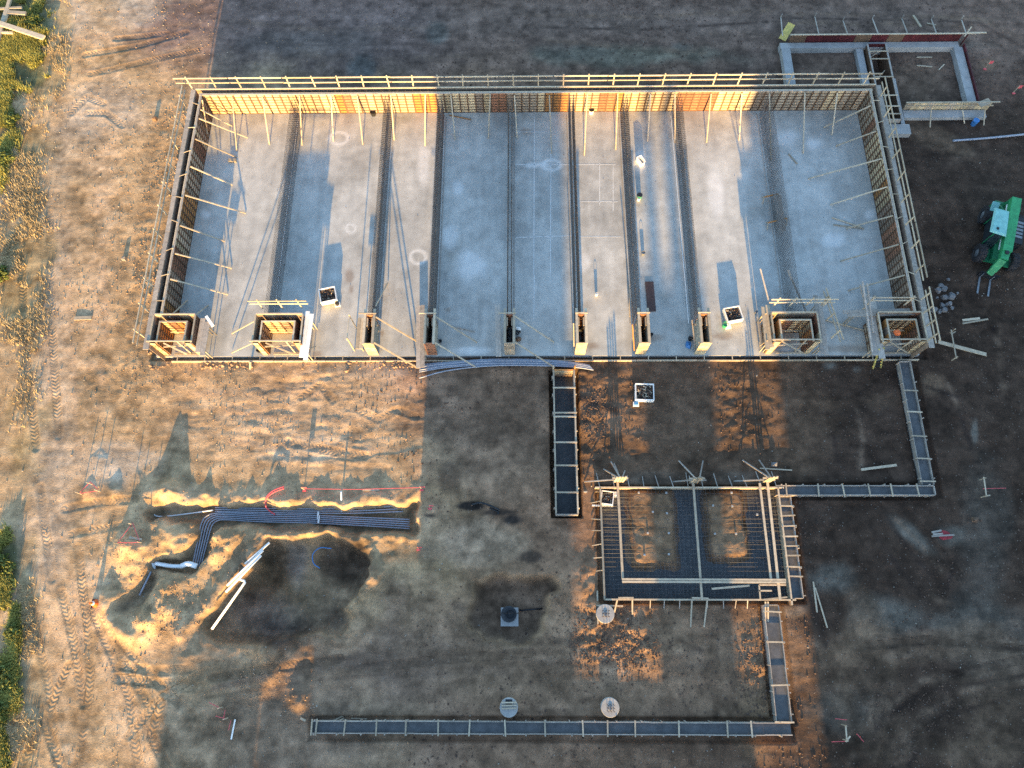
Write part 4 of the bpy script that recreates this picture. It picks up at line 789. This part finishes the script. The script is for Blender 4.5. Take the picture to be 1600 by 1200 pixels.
# hose, sack and paper beside the hose pilaster
hx,hy,_=W(809,521,0); b=MB(); b.tube([(hx+.2*math.cos(a)*(1-.03*i),hy+.24*math.sin(a)*(1-.03*i),.05+.006*i) for i,a in enumerate(np.linspace(.3,11,40))],.05,6); tag(b.build('coiled_hose',M['black'],smooth=True),'coil of black hose at the foot of the middle pilaster form','hose')
def lump(name,label,cat,px,py,rx,ry,rz,m,seed,zb=None):
    x,y,_=W(px,py,rz); z=zb if zb is not None else 0; b=MB(); r=random.Random(seed); n=10; rings=[]
    prof=[(1.0,0),(1.05,.3),(.8,.7),(.4,.95)]; o=[]
    for (q,h) in prof:
        for j in range(n): a=2*math.pi*j/n; k=q*r.uniform(.75,1.15); o.append((x+rx*k*math.cos(a),y+ry*k*math.sin(a),z+rz*h*r.uniform(.85,1.1)))
    f=[]
    for i in range(len(prof)-1):
        for j in range(n): f.append((i*n+j,i*n+(j+1)%n,(i+1)*n+(j+1)%n,(i+1)*n+j))
    f.append(tuple((len(prof)-1)*n+j for j in range(n))); b.add(o,f); return tag(b.build(name,M[m]),label,cat)
lump('tool_bag','dark tool bag below the coiled black hose','bag',810,528,.2,.2,.3,'scrap',5)
lump('paper_sack','white paper sack beside the coiled black hose','sack',809,512,.2,.17,.25,'pvcw',6)
lump('blue_tarp','crumpled bright blue tarp at the foot of a pilaster form','tarp',1077,537,.22,.3,.3,'blue',8); lump('dark_sack','dark blue sack lying against the blue tarp','sack',1080,527,.18,.16,.3,'black',9)
lump('red_sack','red sack on the ground behind the eastern wall railing','sack',1437,456,.12,.5,.4,'red',10,gz(*W(1437,456)[:2]))
lump('orange_rag','orange rag lying at the right corner core form','rag',1381,536,.25,.2,.3,'orange',11,HW-.1)
bucket('blue drum on the ground near the rear footing stakes',1524,190,.22,.5,'blue','blue')
# broken concrete heap
ROCKS=[]
for i in range(22):
    px=1475+random.gauss(0,9); py=474+random.gauss(0,11); x,y,z=G(px,py); b=MB(); r=random.uniform(.1,.28); pts=[(x+r*random.uniform(.6,1.2)*math.cos(a),y+r*random.uniform(.6,1.2)*math.sin(a)) for a in np.linspace(0,5.4,7)]
    n=7; o=[(p[0],p[1],z-.05) for p in pts]+[(x+(p[0]-x)*.75,y+(p[1]-y)*.75,z+r*random.uniform(.5,.9)) for p in pts]; b.add(o,[tuple(range(n,2*n))]+[(j,(j+1)%n,n+(j+1)%n,n+j) for j in range(n)])
    o=tag(b.build('concrete_lump',M['rock']),'grey lump of broken concrete in the heap behind the eastern wall','rubble','broken concrete heap by the eastern wall')
# ladder at the right corner core
t=thing('step_ladder','yellow ladder with black rungs against the slab edge at the right corner','ladder',(*W(1368,560)[:2],-.14))
a0,a1=W(1377,545,1.9),W(1364,576,-.1); c0,c1=W(1380,545,1.9),W(1376,574,-.1); a0,c0=(W(1374,545,1.9)),(W(1381,543,1.9))
for p,q in ((a0,a1),(c0,c1)): b=MB(); b.beam(p,q,.05,.1); b.build('rail',M['yellow'],t)
for i in range(7):
    u=(i+.5)/7; b=MB(); b.beam(Vector(a0).lerp(Vector(a1),u),Vector(c0).lerp(Vector(c1),u),.09,.05); b.build('rung',M['black'],t)
# ------------------------------------------------------------------ conduits
def curve(pts,n=8):
    P=[Vector(p) for p in pts]; P=[P[0]*2-P[1]]+P+[P[-1]*2-P[-2]]; r=[]
    for i in range(1,len(P)-2):
        for k in range(n):
            u=k/n; r.append(.5*((2*P[i])+(P[i+1]-P[i-1])*u+(2*P[i-1]-5*P[i]+4*P[i+1]-P[i+2])*u*u+(3*P[i]-P[i-1]-3*P[i+1]+P[i+2])*u**3))
    r.append(P[-2]); return r
t=thing('conduit_bundle','curved bundle of blue grey conduits along the front edge of the slab','conduit',(*W(780,566)[:2],-.1))
for i in range(9):
    k=i*1.25; sp=[(655,570+i*1.6+ (8 if i==8 else 0)),(700,566+k*.9+(4 if i==8 else 0)),(770,561.5+k),(850,562.5+k*.9),(900,567+k*.7),(921+i*.8,571+k*.7)]
    b=MB(); b.tube(curve([W(a,c,.02+.03*(i%3)) for a,c in sp]),.045,7); b.build('conduit',M['pvcg'],t,smooth=True)
zf=-.72
t=thing('conduit_bundle','blue grey conduits lying in the trench and turning a corner','conduit',(*W(450,803)[:2],-.9))
for i in range(5):
    o=i*2.6; sp=[(640,826-i*3.6),(560,821-i*3.2),(480,817-i*3.0),(400,815-i*3.0),(352,812-i*2.7),(339-i*3.0,814-i*2.4),(331-i*4.0,822-i*1.2),(323-i*3.8,850),(314-i*3.4,886)]
    b=MB(); b.tube(curve([W(a,c,zf+.02*i) for a,c in sp]),.043,7); b.build('conduit',M['pvcg'],t,smooth=True)
for i in range(3):
    sp=[(630,790+i*4.5),(560,794+i*3.8),(480,795+i*3.4),(400,794+i*3.2),(336,793+i*3)]; b=MB(); b.tube(curve([W(a,c,zf+.12) for a,c in sp]),.043,7); b.build('conduit',M['pvcg'],t,smooth=True)
b=MB(); 
for px,py in ((498,806),(499,812)): x,y,_=W(px,py,zf); b.box(x-.05,x+.05,y-.25,y+.25,zf+.1,zf+.2)
b.build('spacer_clip',M['plast'],t)
def pipe(label,pts,r,m='pvcw',z=None,name='pvc_pipe',cat='pipe',elbow=False):
    P=[(G(*p,r) if z is None else W(*p,z)) if len(p)==2 else W(*p) for p in pts]
    if z is None and 'trench' not in label:
        lift=0
        for q,w in zip(P[:-1],P[1:]):
            for k in range(61): u=k/60; lift=max(lift,gz(q[0]+(w[0]-q[0])*u,q[1]+(w[1]-q[1])*u)+r+.03-(q[2]+(w[2]-q[2])*u))
        P=[(*(np.array(W(*[float(t) for t in PX(np.array(q[0]),np.array(q[1]),q[2])],q[2]+lift))),) for q in P]
    b=MB(); b.tube(curve(P) if len(P)>2 and not elbow else P,r,8); return tag(b.build(name,M[m],smooth=True),label,cat)
pipe('single thin white pipe rising from the left end of the trench',[(226,788,-.1),(238,801,zf),(250,807,zf),(290,803,zf),(333,797,zf+.15)],.045)
pipe('upright white pipe stub on the north bank of the trench',[(533,768,.45),(534,799,zf+.1)],.06)
pipe('white curved fitting at the lower end of the conduit trench',[(226,878,-.2),(238,880,-.45),(241,890,-.6),(236,903,-.7)],.11); pipe('thick white pipe across the lower end of the conduit trench',[(243,880,-.4),(265,884,-.4),(285,885,-.4)],.13); pipe('lumpy white fitting joined to the thick pipe in the trench',[(284,884,-.38),(294,881,-.3),(308,885,-.4)],.17)
ZP=-.62
pipe('white pipe on the pit slope, shortest and uppermost of the parallel ones',[(421,848,-.1),(383,881,-.3)],.075); pipe('white pipe on the pit slope, middle of the three parallel ones',[(411,860,-.2),(355,915,-.4)],.075); pipe('white pipe on the pit slope, lowest of the three parallel ones',[(408,868,-.3),(353,925,-.5)],.075)
pipe('longest white pipe on the pit slope with a bent end',[(372,904,-.45),(382,908,-.45),(383,910,-.45),(331,983,-.3)],.08,elbow=True)
pipe('thin blue pipe stubs at the western shallow trench',[(236,893,-.3),(218,930,-.45)],.06,'pvcg')
b=MB(); b.tube(curve([W(518,857,-.6),W(500,856,-.55),W(489,866,-.7),W(490,880,-.8),W(500,888,-.85)]),.035,6); tag(b.build('blue_hose',M['blue'],smooth=True),'thin blue hose curving in the dark pit','hose')
pipe('thin grey pipe lying on the soil by the eastern rear stakes',[(1488,221),(1540,217),(1600,211)],.08,'pvcg'); pipe('dark thin pipe beside the square catch basin',[(812,954),(847,951)],.05,'black')
pipe('bent black hose lying on the grey soil of the middle shadow',[(737,789),(750,786),(765,790),(780,797)],.07,'black',name='hose',cat='hose'); pipe('short black hose near the trench form, lower one',[(765,794),(778,800),(778,804)],.05,'black',name='hose',cat='hose')
# ------------------------------------------------------------------ manholes and catch basin
def manhole(label,px,py,r,h,dowels,boards=False):
    x,y,_=W(px,py,h); z=gz(x,y); t=thing('concrete_pier',label,'concrete pier',(x,y,z)); b=MB(); b.lathe((x,y,z-.2),[(r,0),(r,h+.18),(r*.97,h+.2)],28); b.build('pier',M['conc'],t)
    b=MB()
    for i in range(dowels):
        a=(i%3-1)*.18; c=(i//3-(dowels//3-1)/2)*.17; b.bar((x+a,y+c,z+h-.1),(x+a,y+c,z+h+.75+random.uniform(-.1,.1)),.02)
    if dowels: b.build('dowel',M['rebar'],t,kind='stuff')
    b=MB(); b.lathe((x,y-.02,z+h+.002),[(.13,0),(.12,.04)],12)
    if not boards: b.build('base_plate',M['steel'],t)
    else:
        for k in range(3): b=MB(); b.beam((x-r*.8,y-.05+k*.16,z+h+.03),(x+r*.85,y-.02+k*.15,z+h+.03),.08,.05); b.build('timber',M['wood'],t)
        b=MB(); b.box(x-.2,x+.2,y+.1,y+.45,z+h-.1,z+h+.01); b.build('socket',M['black'],t)
manhole('sunlit round concrete pier at the corner of the rebar mat',946,959,.56,.35,9)
manhole('round concrete pier with dowels, right of the two near the long footing',954,1106,.54,.45,9); manhole('round concrete pier with timbers on top, left of the two near the long footing',795,1106,.54,.4,0,True)
x,y,_=W(796,962,-.3); z=max(gz(x+a,y+c) for a in (-.5,0,.5) for c in (-.6,0,.5))-.1; t=thing('catch_basin','square concrete basin with a dark pipe ring in the shallow pit','catch basin',(x,y,z)); b=MB(); b.box(x-.55,x+.55,y-.62,y+.5,z-.2,z+.45); b.build('base',M['conc'],t); b=MB(); b.lathe((x+.05,y+.08,z+.452),[(.36,0),(.36,.3),(.26,.3),(.25,-.0)],24); b.build('ring',M['black'],t); b=MB(); b.lathe((x-.05,y+.1,z+.46),[(.5,-.004),(.49,.004)],24); b.build('mortar_pad',M['leanc'],t)
b=MB(); b.bar((x-.5,y+.15,z+.8),(x+.55,y+.15,z+.8),.025); b.build('lifting_bar',M['black'],t)
# ------------------------------------------------------------------ telehandler
A=Vector(W(1590,312,2.2)); Bv=Vector(W(1573,402,1.8)); f=(Bv-A); f.z=0; f.normalize(); rz=math.atan2(f.y,f.x); mid=(A+Bv)/2
tx,ty=mid.x,mid.y; tz=gz(tx,ty)
th=thing('telehandler','green telehandler with pale turquoise cab roof parked on dark soil','telehandler',(tx,ty,tz),None,rz)
def tp(nm,b,m,parent=None,smooth=False,**k):
    o=bpy.data.objects.new(nm,b.mesh(nm,m)); COL.objects.link(o); o.parent=parent or th
    if smooth: o.data.polygons.foreach_set('use_smooth',[True]*len(o.data.polygons))
    return o
b=MB(); b.hexa([(-2.3,-.45,.55),(2.0,-.45,.55),(2.0,.45,.55),(-2.3,.45,.55),(-2.4,-.42,1.35),(1.9,-.42,.95),(1.9,.42,.95),(-2.4,.42,1.35)]); b.box(-2.0,2.05,-1.0,1.0,.5,.62); b.box(-2.75,-2.3,-.9,.9,.5,1.25); tp('chassis',b,M['green2'])
bo=MB(); bo.beam((-2.55,0,2.05),(1.75,0,1.72),.64,.52); boom=tp('boom',bo,M['green'])
b=MB(); b.beam((-2.2,-.32,1.75),(1.5,-.32,1.5),.06,.09); tp('boom_hose',b,M['plast'],boom)
b=MB(); b.beam((1.5,0,1.72),(2.35,-.04,1.6),.52,.42); b.beam((2.3,-.05,1.65),(2.75,-.18,.85),.48,.36); b.beam((2.7,-.18,1.05),(2.95,-.25,.55),.42,.28); tp('boom_head',b,M['green'],boom)
b=MB(); b.lathe((1.9,-.0,1.92),[(.15,0),(.13,.08)],12); tp('boom_pin',b,M['black'],boom)
b=MB(); b.beam((-2.3,-.55,1.2),(-1.0,-.42,1.9),.12,.3); b.beam((-2.6,.35,1.0),(-2.3,.3,1.9),.14,.25); b.beam((-2.6,-.35,1.0),(-2.3,-.3,1.9),.14,.25); tp('boom_mount',b,M['green2'])
cab=MB(); cab.hexa([(-1.15,-1.05,.6),(.95,-1.05,.6),(.95,-.42,.6),(-1.15,-.42,.6),(-1.0,-1.15,2.28),(.62,-1.15,2.28),(.62,-.46,2.28),(-1.0,-.46,2.28)]); cb=tp('cab',cab,M['glass'])
b=MB(); b.hexa([(-1.22,-1.42,2.285),(.88,-1.52,2.285),(.95,-.40,2.285),(-1.2,-.40,2.285),(-1.1,-1.34,2.40),(.76,-1.42,2.40),(.84,-.46,2.40),(-1.08,-.46,2.40)]); rf=tp('roof',b,M['teal'],cb)
b=MB(); b.box(.46,.62,-1.15,-1.0,2.403,2.45); tp('roof_hatch',b,M['black'],cb)
for x,y in ((-1.05,-1.1),(.8,-1.1),(-1.05,-.45),(.8,-.45)): b=MB(); b.beam((x*.97,y,.6),(x*.85,y*.97,2.28),.07,.07); tp('cab_pillar',b,M['green2'],cb)
b=MB(); b.box(-1.7,.55,.52,1.2,.62,1.45); 
eng=tp('engine_cover',b,M['black'])
for i in range(5): b=MB(); b.box(-1.3+i*.3,-1.12+i*.3,.6,1.12,1.452,1.475); tp('grille_slat',b,M['steel'],eng)
b=MB(); b.beam((-2.35,-.95,1.55),(-1.75,-.95,1.25),.5,.06); tp('rear_mudguard',b,M['teal'])
b=MB(); b.beam((.9,1.3,1.9),(1.05,1.6,1.9),.06,.3); tp('mirror',b,M['black'])
tyre=MB(); n=20; prof=[(.30,-.24),(.56,-.24),(.62,-.16),(.62,.16),(.56,.24),(.30,.24)]
for i,(r,y) in enumerate(prof):
    for j in range(n): a=2*math.pi*j/n; tyre.v.append((r*math.cos(a),y,r*math.sin(a)))
for i in range(5):
    for j in range(n): p=i*n+j; q=i*n+(j+1)%n; tyre.f.append((p,q,q+n,p+n)); tyre.m.append(0)
for j in range(14):
    a=2*math.pi*j/14
    for s in (-1,1): tyre.beam((.62*math.cos(a),s*.03,.62*math.sin(a)),(.63*math.cos(a+.18),s*.24,.63*math.sin(a+.18)),.08,.06)
TY=tyre.mesh('tyre',M['rubber']); hub=MB(); o=0
for (r,y) in [(.31,-.2),(.31,.2),(.12,.24)]:
    for j in range(16): a=2*math.pi*j/16; hub.v.append((r*math.cos(a),y,r*math.sin(a)))
for i in range(2):
    for j in range(16): p=i*16+j; q=i*16+(j+1)%16; hub.f.append((p,q,q+16,p+16)); hub.m.append(0)
hub.f.append(tuple(range(32,48))); hub.m.append(0); hub.f.append(tuple(range(0,16))[::-1]); hub.m.append(0); HB=hub.mesh('rim',M['steel'])
for x,y,st in ((1.55,-1.12,.12),(1.55,1.12,.12),(-1.75,-1.12,0),(-1.75,1.12,0)):
    w=bpy.data.objects.new('wheel',TY); COL.objects.link(w); w.parent=th; w.location=(x,y,.62); w.rotation_euler=(0,0,st+(0 if y>0 else math.pi)); h=bpy.data.objects.new('rim',HB); COL.objects.link(h); h.parent=w
b=MB(); b.beam((3.0,-.85,.30),(3.0,.45,.30),.08,.5); b.beam((3.0,-.85,.62),(3.0,.45,.62),.06,.06); car=tp('fork_carriage',b,M['black'])
for y in (-.62,.12): b=MB(); b.beam((3.05,y,.08),(4.45,y,.06),.12,.05); b.beam((3.05,y,.06),(3.05,y,.55),.12,.05); tp('fork',b,M['steel'],car)
# second machine just entering at the right border
# ------------------------------------------------------------------ stakes, batter boards, ribbons and odd timber on the ground
def batter(label,posts,rails,ribbons,nm='batter_board',cat='batter board'):
    a=G(*posts[0]) if posts else G(*rails[0][0]); t=thing(nm,label,cat,a)
    for p in posts: q=G(*p); b=MB(); b.beam((q[0],q[1],q[2]-.2),(q[0],q[1],q[2]+.7),.06,.05); b.build('stake',M['wood'],t)
    for p,q in rails: b=MB(); b.beam(G(*p,.55 if posts else .05),G(*q,.55 if posts else .05),.08,.035); b.build('rail',M['wood'],t)
    for p,q in ribbons: b=MB(); b.beam(G(*p,.3),G(*q,.3),.03,.03); b.build('ribbon',M['pink'],t)
batter('staked board with a long timber right of the slab front corner',[(1484,520),(1487,563)],[((1479,520),(1487,565)),((1479,527),(1486,523))],[])
lumber('long sloping board from the slab front corner to the ground',[(1466,534,.4),(1541,554,-.05)],.26,.05,name='board',cat='board')
for (p,q,l,w) in [((1503,501),(1530,498),'upper board of the pair on dark soil below the telehandler',.16),((1503,506),(1543,499),'lower longer board of the pair on dark soil below the telehandler',.12),((1345,734),(1400,727),'single long board lying on dark soil above the strip footing',.16),((1455,832),(1470,829),'short white board on the red scraps, top one',.12),((1455,838),(1490,836),'longer white board on the red scraps, bottom one',.1),((1457,835),(1472,834),'middle short white board on the red scraps',.1),((1270,909),(1276,957),'upright arm of the leaning timber pair right of the mat',.09),((1273,918),(1292,981),'longer arm of the leaning timber pair right of the mat',.08),((1233,846),(1243,900),'thin timber along the right side of the edge footing',.07),((117,498),(144,497),'faded yellow board lying in the dirt of the haul road',.28),((362,1155),(368,1124),'white survey lath lying in the shadow at the lower left',.08),((1112,732),(1236,735),'dummy',0),((521,1126),(535,1119),'upper offcut beside the long footing at its left',.09),((523,1129),(538,1122),'lower offcut beside the long footing at its left',.09),((549,1122),(574,1123),'thin lath beside the long footing',.06),((470,1122),(478,1126),'bent offcut at the left end of the long footing',.12),((1187,732),(1237,735),'thin timber lying behind the right end of the mat',.08),((567,766),(593,766),'bright lath lying on the trench bank',.12),((203,840),(222,843),'short pale log inside the lower red ribbon triangle',.14),((912,769),(937,768),'timber end at the left of the mat rear edge',.1),((925,790),(958,791),'timber below the white crate at the mat corner',.1),((933,923),(934,975),'upright timber left of the sunlit round pier',.09),((932,946),(973,947),'timber lying over the sunlit round pier edge',.08)]:
    if w: lumber(l,[p,q],w,.06,.06,grd=True,mt='woodg' if 'red scraps' in l else ('plast' if 'white' in l else 'wood'))
lump('red_scrap','dark red scrap sheet under white boards on the dark soil','scrap',1478,836,.45,.3,.05,'red',21,gz(*W(1478,836)[:2]))
batter('staked board with red ribbon on dark soil right of the strip footing corner',[(1530,750),(1533,777)],[((1529,748),(1533,778)),((1531,778),(1539,776))],[((1531,765),(1567,764))])
batter('short white stake with red ribbons at the lower right',[(1315,1132),(1317,1155)],[((1315,1132),(1317,1157)),((1315,1157),(1322,1148))],[((1302,1122),(1320,1124)),((1296,1158),(1318,1157)),((1335,1145),(1346,1158))])
batter('red ribbon triangle beside the haul road, upper of two',[(145,757),(128,772),(157,768)],[],[((145,754),(128,772)),((145,754),(157,766)),((130,772),(157,768))],'ribbon_marker','ribbon')
batter('red ribbon triangle round a pale log, lower of two',[(210,820),(188,850),(222,848)],[],[((211,818),(188,850)),((188,849),(222,848)),((211,818),(221,846))],'ribbon_marker','ribbon')
batter('tangle of red ribbon stakes in the shadow at the lower left',[(348,1105),(356,1122)],[],[((330,1097),(348,1106)),((340,1118),(356,1122)),((355,1108),(352,1124)),((360,1140),(364,1125))],'ribbon_marker','ribbon')
batter('red ribbon strung between a flag and a stake along the trench bank',[(476,765),(658,763)],[],[((476,765),(560,766)),((560,766),(658,763))],'ribbon_line','ribbon')
for px,py,l in ((659,764,'pink flag stake at the right end of the trench bank'),(654,857,'pink flag stake standing below the trench end'),(476,765,'pink flag stake with a white tip on the trench bank'),(672,793,'pink flag stake lying near the black stains'),(1538,107,'pink flag stake at the right of the rear footing'),(1583,145,'pink flag stake at the far right of the rear footing')):
    x,y,z=G(px,py); t=thing('flag_stake',l,'flag',(x,y,z)); b=MB(); b.beam((x,y,z-.1),(x,y,z+.8),.03,.03); b.build('stake',M['wood'],t); b=MB(); b.box(x,x+.3,y-.01,y+.01,z+.5,z+.8); b.box(x-.12,x+.12,y-.14,y-.02,z+.02,z+.06); b.build('flag',M['pink'],t)
# bent red tube over the trench
for k,(w,l) in enumerate(((.05,'upper red hose arching over the conduit trench'),(.045,'lower red hose arching over the conduit trench'))):
    b=MB(); b.tube(curve([W(444,760+3*k,.2),W(428,766+3*k,.3),W(417,776+2*k,.2),W(415,790,-.2),W(421,798,-.5),W(430,804,-.6)]),w,6); tag(b.build('red_hose',M['pink'],smooth=True),l,'hose')
# traffic cone and survey marks
x,y,z=G(150,943); t=thing('safety_cone','orange and white cone lying at the edge of the haul road','cone',(x,y,z)); b=MB(); b.lathe((x,y,z),[(.26,.03),(.24,.06),(.2,.08),(.12,.35)],16); b.build('body',M['orange'],t); b=MB(); b.lathe((x,y,z),[(.125,.352),(.09,.5)],14); b.build('band',M['plast'],t); b=MB(); b.lathe((x,y,z),[(.088,.502),(.05,.7)],14); b.build('tip',M['orange'],t); b=MB(); b.box(x-.27,x+.27,y-.27,y+.27,z-.02,z+.03); b.build('base',M['black'],t)
for px,py,l in ((195,405,'broken white block standing on the dirt of the haul road'),(243,187,'dark block beside the western wall near its rear corner'),(1522,812,'white stone on the dark soil far right'),(1209,726,'white block on the soil above the mat corner')):
    x,y,z=G(px,py); r=.2; b=MB(); b.hexa([(x-r,y-r*.7,z-.05),(x+r*.8,y-r,z-.05),(x+r,y+r*.6,z-.05),(x-r*.7,y+r,z-.05),(x-r*.7,y-r*.5,z+.28),(x+r*.6,y-r*.7,z+.24),(x+r*.7,y+r*.4,z+.3),(x-r*.5,y+r*.6,z+.2)]); tag(b.build('stone_block',M['rock' if 'dark' not in l else 'scrap']),l,'stone')
# timber frame lying on the grass in the far left corner
t=thing('pole_assembly','bleached timber post with cross arms lying in the green verge','timber frame',G(18,35))
for p,q,w in (((23,0),(2,71),.28),((14,26),(46,28),.34),((0,21),(40,19),.2),((0,57),(26,58),.16),((17,22),(11,40),.4)): b=MB(); b.beam(G(*p,.45),G(*q,.45),w,.15); b.build('arm' if w<.28 or w>.3 else 'post',M['wood'],t)
lumber('long bleached plank lying across the timber frame on the verge',[(-6,41),(76,68)],.42,.12,.6,grd=True,name='plank',cat='plank')
# ------------------------------------------------------------------ loose ground cover
def scatter(name,n,prob,mk,mat_,seed):
    r=np.random.default_rng(seed); p=np.clip(prob,0,None).ravel(); p=p/p.sum(); idx=r.choice(p.size,n,p=p); j,i=np.unravel_index(idx,prob.shape); x=XS[i]+r.uniform(-.045,.045,n); y=YS[j]+r.uniform(-.045,.045,n); z=Z[j,i]
    V,Fc=mk(r,n,x,y,z); me=bpy.data.meshes.new(name); k=V.shape[1]; me.from_pydata(V.reshape(-1,3).tolist(),[],(Fc[None]+np.arange(n)[:,None,None]*k).reshape(-1,Fc.shape[1]).tolist()); me.materials.append(mat_); me.update(); o=bpy.data.objects.new(name,me); COL.objects.link(o); o['kind']='stuff'; return o
OCT=np.array([(0,1,2),(0,2,3),(0,3,4),(0,4,1),(5,2,1),(5,3,2),(5,4,3),(5,1,4)])
def rocks(lo,hi):
    def mk(r,n,x,y,z):
        s=lo*(hi/lo)**(r.random(n)**2.2); a=r.uniform(0,6.28,n); V=np.zeros((n,6,3)); b=r.uniform(.7,1.25,(n,6))*s[:,None]; V[:,0]=np.stack([0*s,0*s,b[:,0]*.8],-1); V[:,5]=np.stack([0*s,0*s,-b[:,5]*.5],-1)
        for k in range(4): q=a+k*1.57+r.uniform(-.4,.4,n); V[:,1+k]=np.stack([np.cos(q)*b[:,k+1],np.sin(q)*b[:,k+1],r.uniform(-.2,.3,n)*s],-1)
        V+=np.stack([x,y,z+s*.25],-1)[:,None]; return V,OCT
    return mk
free=np.ones_like(Z); free[rect(-25.6,27.5,17.7,39.4)]=0; free[rect(4.8,17.5,1.5,9.0)]=.0; free[rect(1.9,4.0,6.8,17.1)]=0; free[rect(-12.4,15.8,-5.8,-5.0)]=0; free[rect(25.8,26.7,8.2,17.5)]=0; free[rect(16.4,26.7,8.2,8.9)]=0; free[rect(27.7,29.4,37,44.6)]=0
CLODT=mat('tan_clods',(.33,.21,.125),.95,.3,.4,col2=(.17,.115,.08)); CLODD=mat('dark_clods',(.11,.07,.05),.95,.35,.5,col2=(.05,.033,.026)); STN=mat('pale_stones',(.28,.25,.21),.9,.3,.6)
east=sst(590,760,wx)
scatter('soil_clods',7000,free*(rough**2+.05)*(1-east)*(1-turf)*np.clip(.4+2*N2,0.05,3),rocks(.02,.075),CLODT,1); scatter('dark_soil_clods',16000,free*(rough**2+.04)*east*np.clip(.4+2*N2,0.05,3),rocks(.025,.09),CLODD,2)
scatter('stones',4200,free*(1.15-east)*(.3+N2.clip(0,1)*2+.4*ell(720,840,80,60,.5)),rocks(.02,.07),STN,3)
wallst=np.exp(-((GX+26.0)/.5)**2)*((GY>18)&(GY<39))+.5*np.exp(-((GY-17.3)/.25)**2)*((GX>-26)&(GX<-6)); scatter('wall_foot_rubble',900,wallst*np.clip(N2+.35,0,1),rocks(.05,.18),CLODT,4)
def slab_bits(n,seed):
    r=np.random.default_rng(seed); x=r.uniform(-24,26.2,n*3); y=r.uniform(18.2,38.4,n*3); k=(vnoise(x,y,3.0,3.0,77)+r.uniform(-.5,.5,n*3)*.8>.12)|(y<19.5); x,y=x[k][:n],y[k][:n]; n=len(x); V,Fc=rocks(.008,.035)(r,n,x,y,np.full(n,.005)); me=bpy.data.meshes.new('slab_debris'); me.from_pydata(V.reshape(-1,3).tolist(),[],(Fc[None]+np.arange(n)[:,None,None]*6).reshape(-1,3).tolist()); me.materials.append(CLODD); o=bpy.data.objects.new('slab_debris',me); COL.objects.link(o); o['kind']='stuff'
slab_bits(900,12)
def blades(h0,h1,w,lean):
    def mk(r,n,x,y,z):
        V=np.zeros((n,6,3)); a=r.uniform(0,6.28,n)
        for q in range(2):
            b=a+q*r.uniform(1.2,2.2,n); h=r.uniform(h0,h1,n); l=h*r.uniform(.2,lean,n); ww=w*r.uniform(.6,1.3,n); dx,dy=np.cos(b),np.sin(b)
            V[:,q*3]=np.stack([x-dy*ww,y+dx*ww,z-.02],-1); V[:,q*3+1]=np.stack([x+dy*ww,y-dx*ww,z-.02],-1); V[:,q*3+2]=np.stack([x+dx*l,y+dy*l,z+h],-1)
        return V,np.array([(0,1,2),(3,4,5)])
    return mk
scatter('grass',42000,turf**1.3*np.clip(.5+1.6*N2+.9*N3,0.0,2),blades(.08,.42,.04,1.4),M['grass1'],5)
scatter('dry_grass',8000,(dryg*.8+turf*.35)*np.clip(.25+1.6*N2,0,2)*free,blades(.06,.28,.03,1.4),M['grass2'],6)
def bush(label,px,py,r,h,n,seed):
    x,y,z=G(px,py); rr=np.random.default_rng(seed); t=thing('weed_bush',label,'bush',(x,y,z),'bushes on the western verge'); V=[];Fq=[]
    for i in range(n):
        u=rr.normal(size=3); u/=np.linalg.norm(u); q=rr.random()**.4; c=np.array([x+u[0]*r*q*(1+.35*math.sin(seed+3*math.atan2(u[1],u[0]))),y+u[1]*r*q*1.2,z+.1+abs(u[2])*h*q]); a=rr.normal(size=3); a/=np.linalg.norm(a); b_=np.cross(a,rr.normal(size=3)); b_/=np.linalg.norm(b_); s=rr.uniform(.06,.14); k=len(V); V+= [tuple(c-a*s),tuple(c+b_*s*.5),tuple(c+a*s),tuple(c-b_*s*.5)]; Fq.append((k,k+1,k+2,k+3))
    m=MB(); m.add(V,Fq); m.build('foliage',M['leaf'],t,kind='stuff'); m=MB()
    for i in range(5): a=i*1.3; m.bar((x,y,z-.05),(x+r*.6*math.cos(a),y+r*.6*math.sin(a),z+h*.7),.02)
    m.build('stem',M['woodg'],t)
for k,(l,px,py,r,h) in enumerate([('dark bush at the left border below the haul road bend',6,885,.7,.6),('green bush strip beside the pale gravel at the left border',24,985,.45,.5),('broad bush at the lower left border',8,1060,.8,.6),('low bush in the lower left corner beside the tyre tracks',4,1112,.6,.5),('bush at the edge of the verge above the gravel patch',20,190,.6,.5),('bush in the verge next to the long plank',56,35,.6,.5),('bush on the verge left of the gravel patch',8,250,.7,.5),('low bush on the verge at the left border, mid height',4,430,.6,.4)]): bush(l,px,py,r,h,700,k+2)
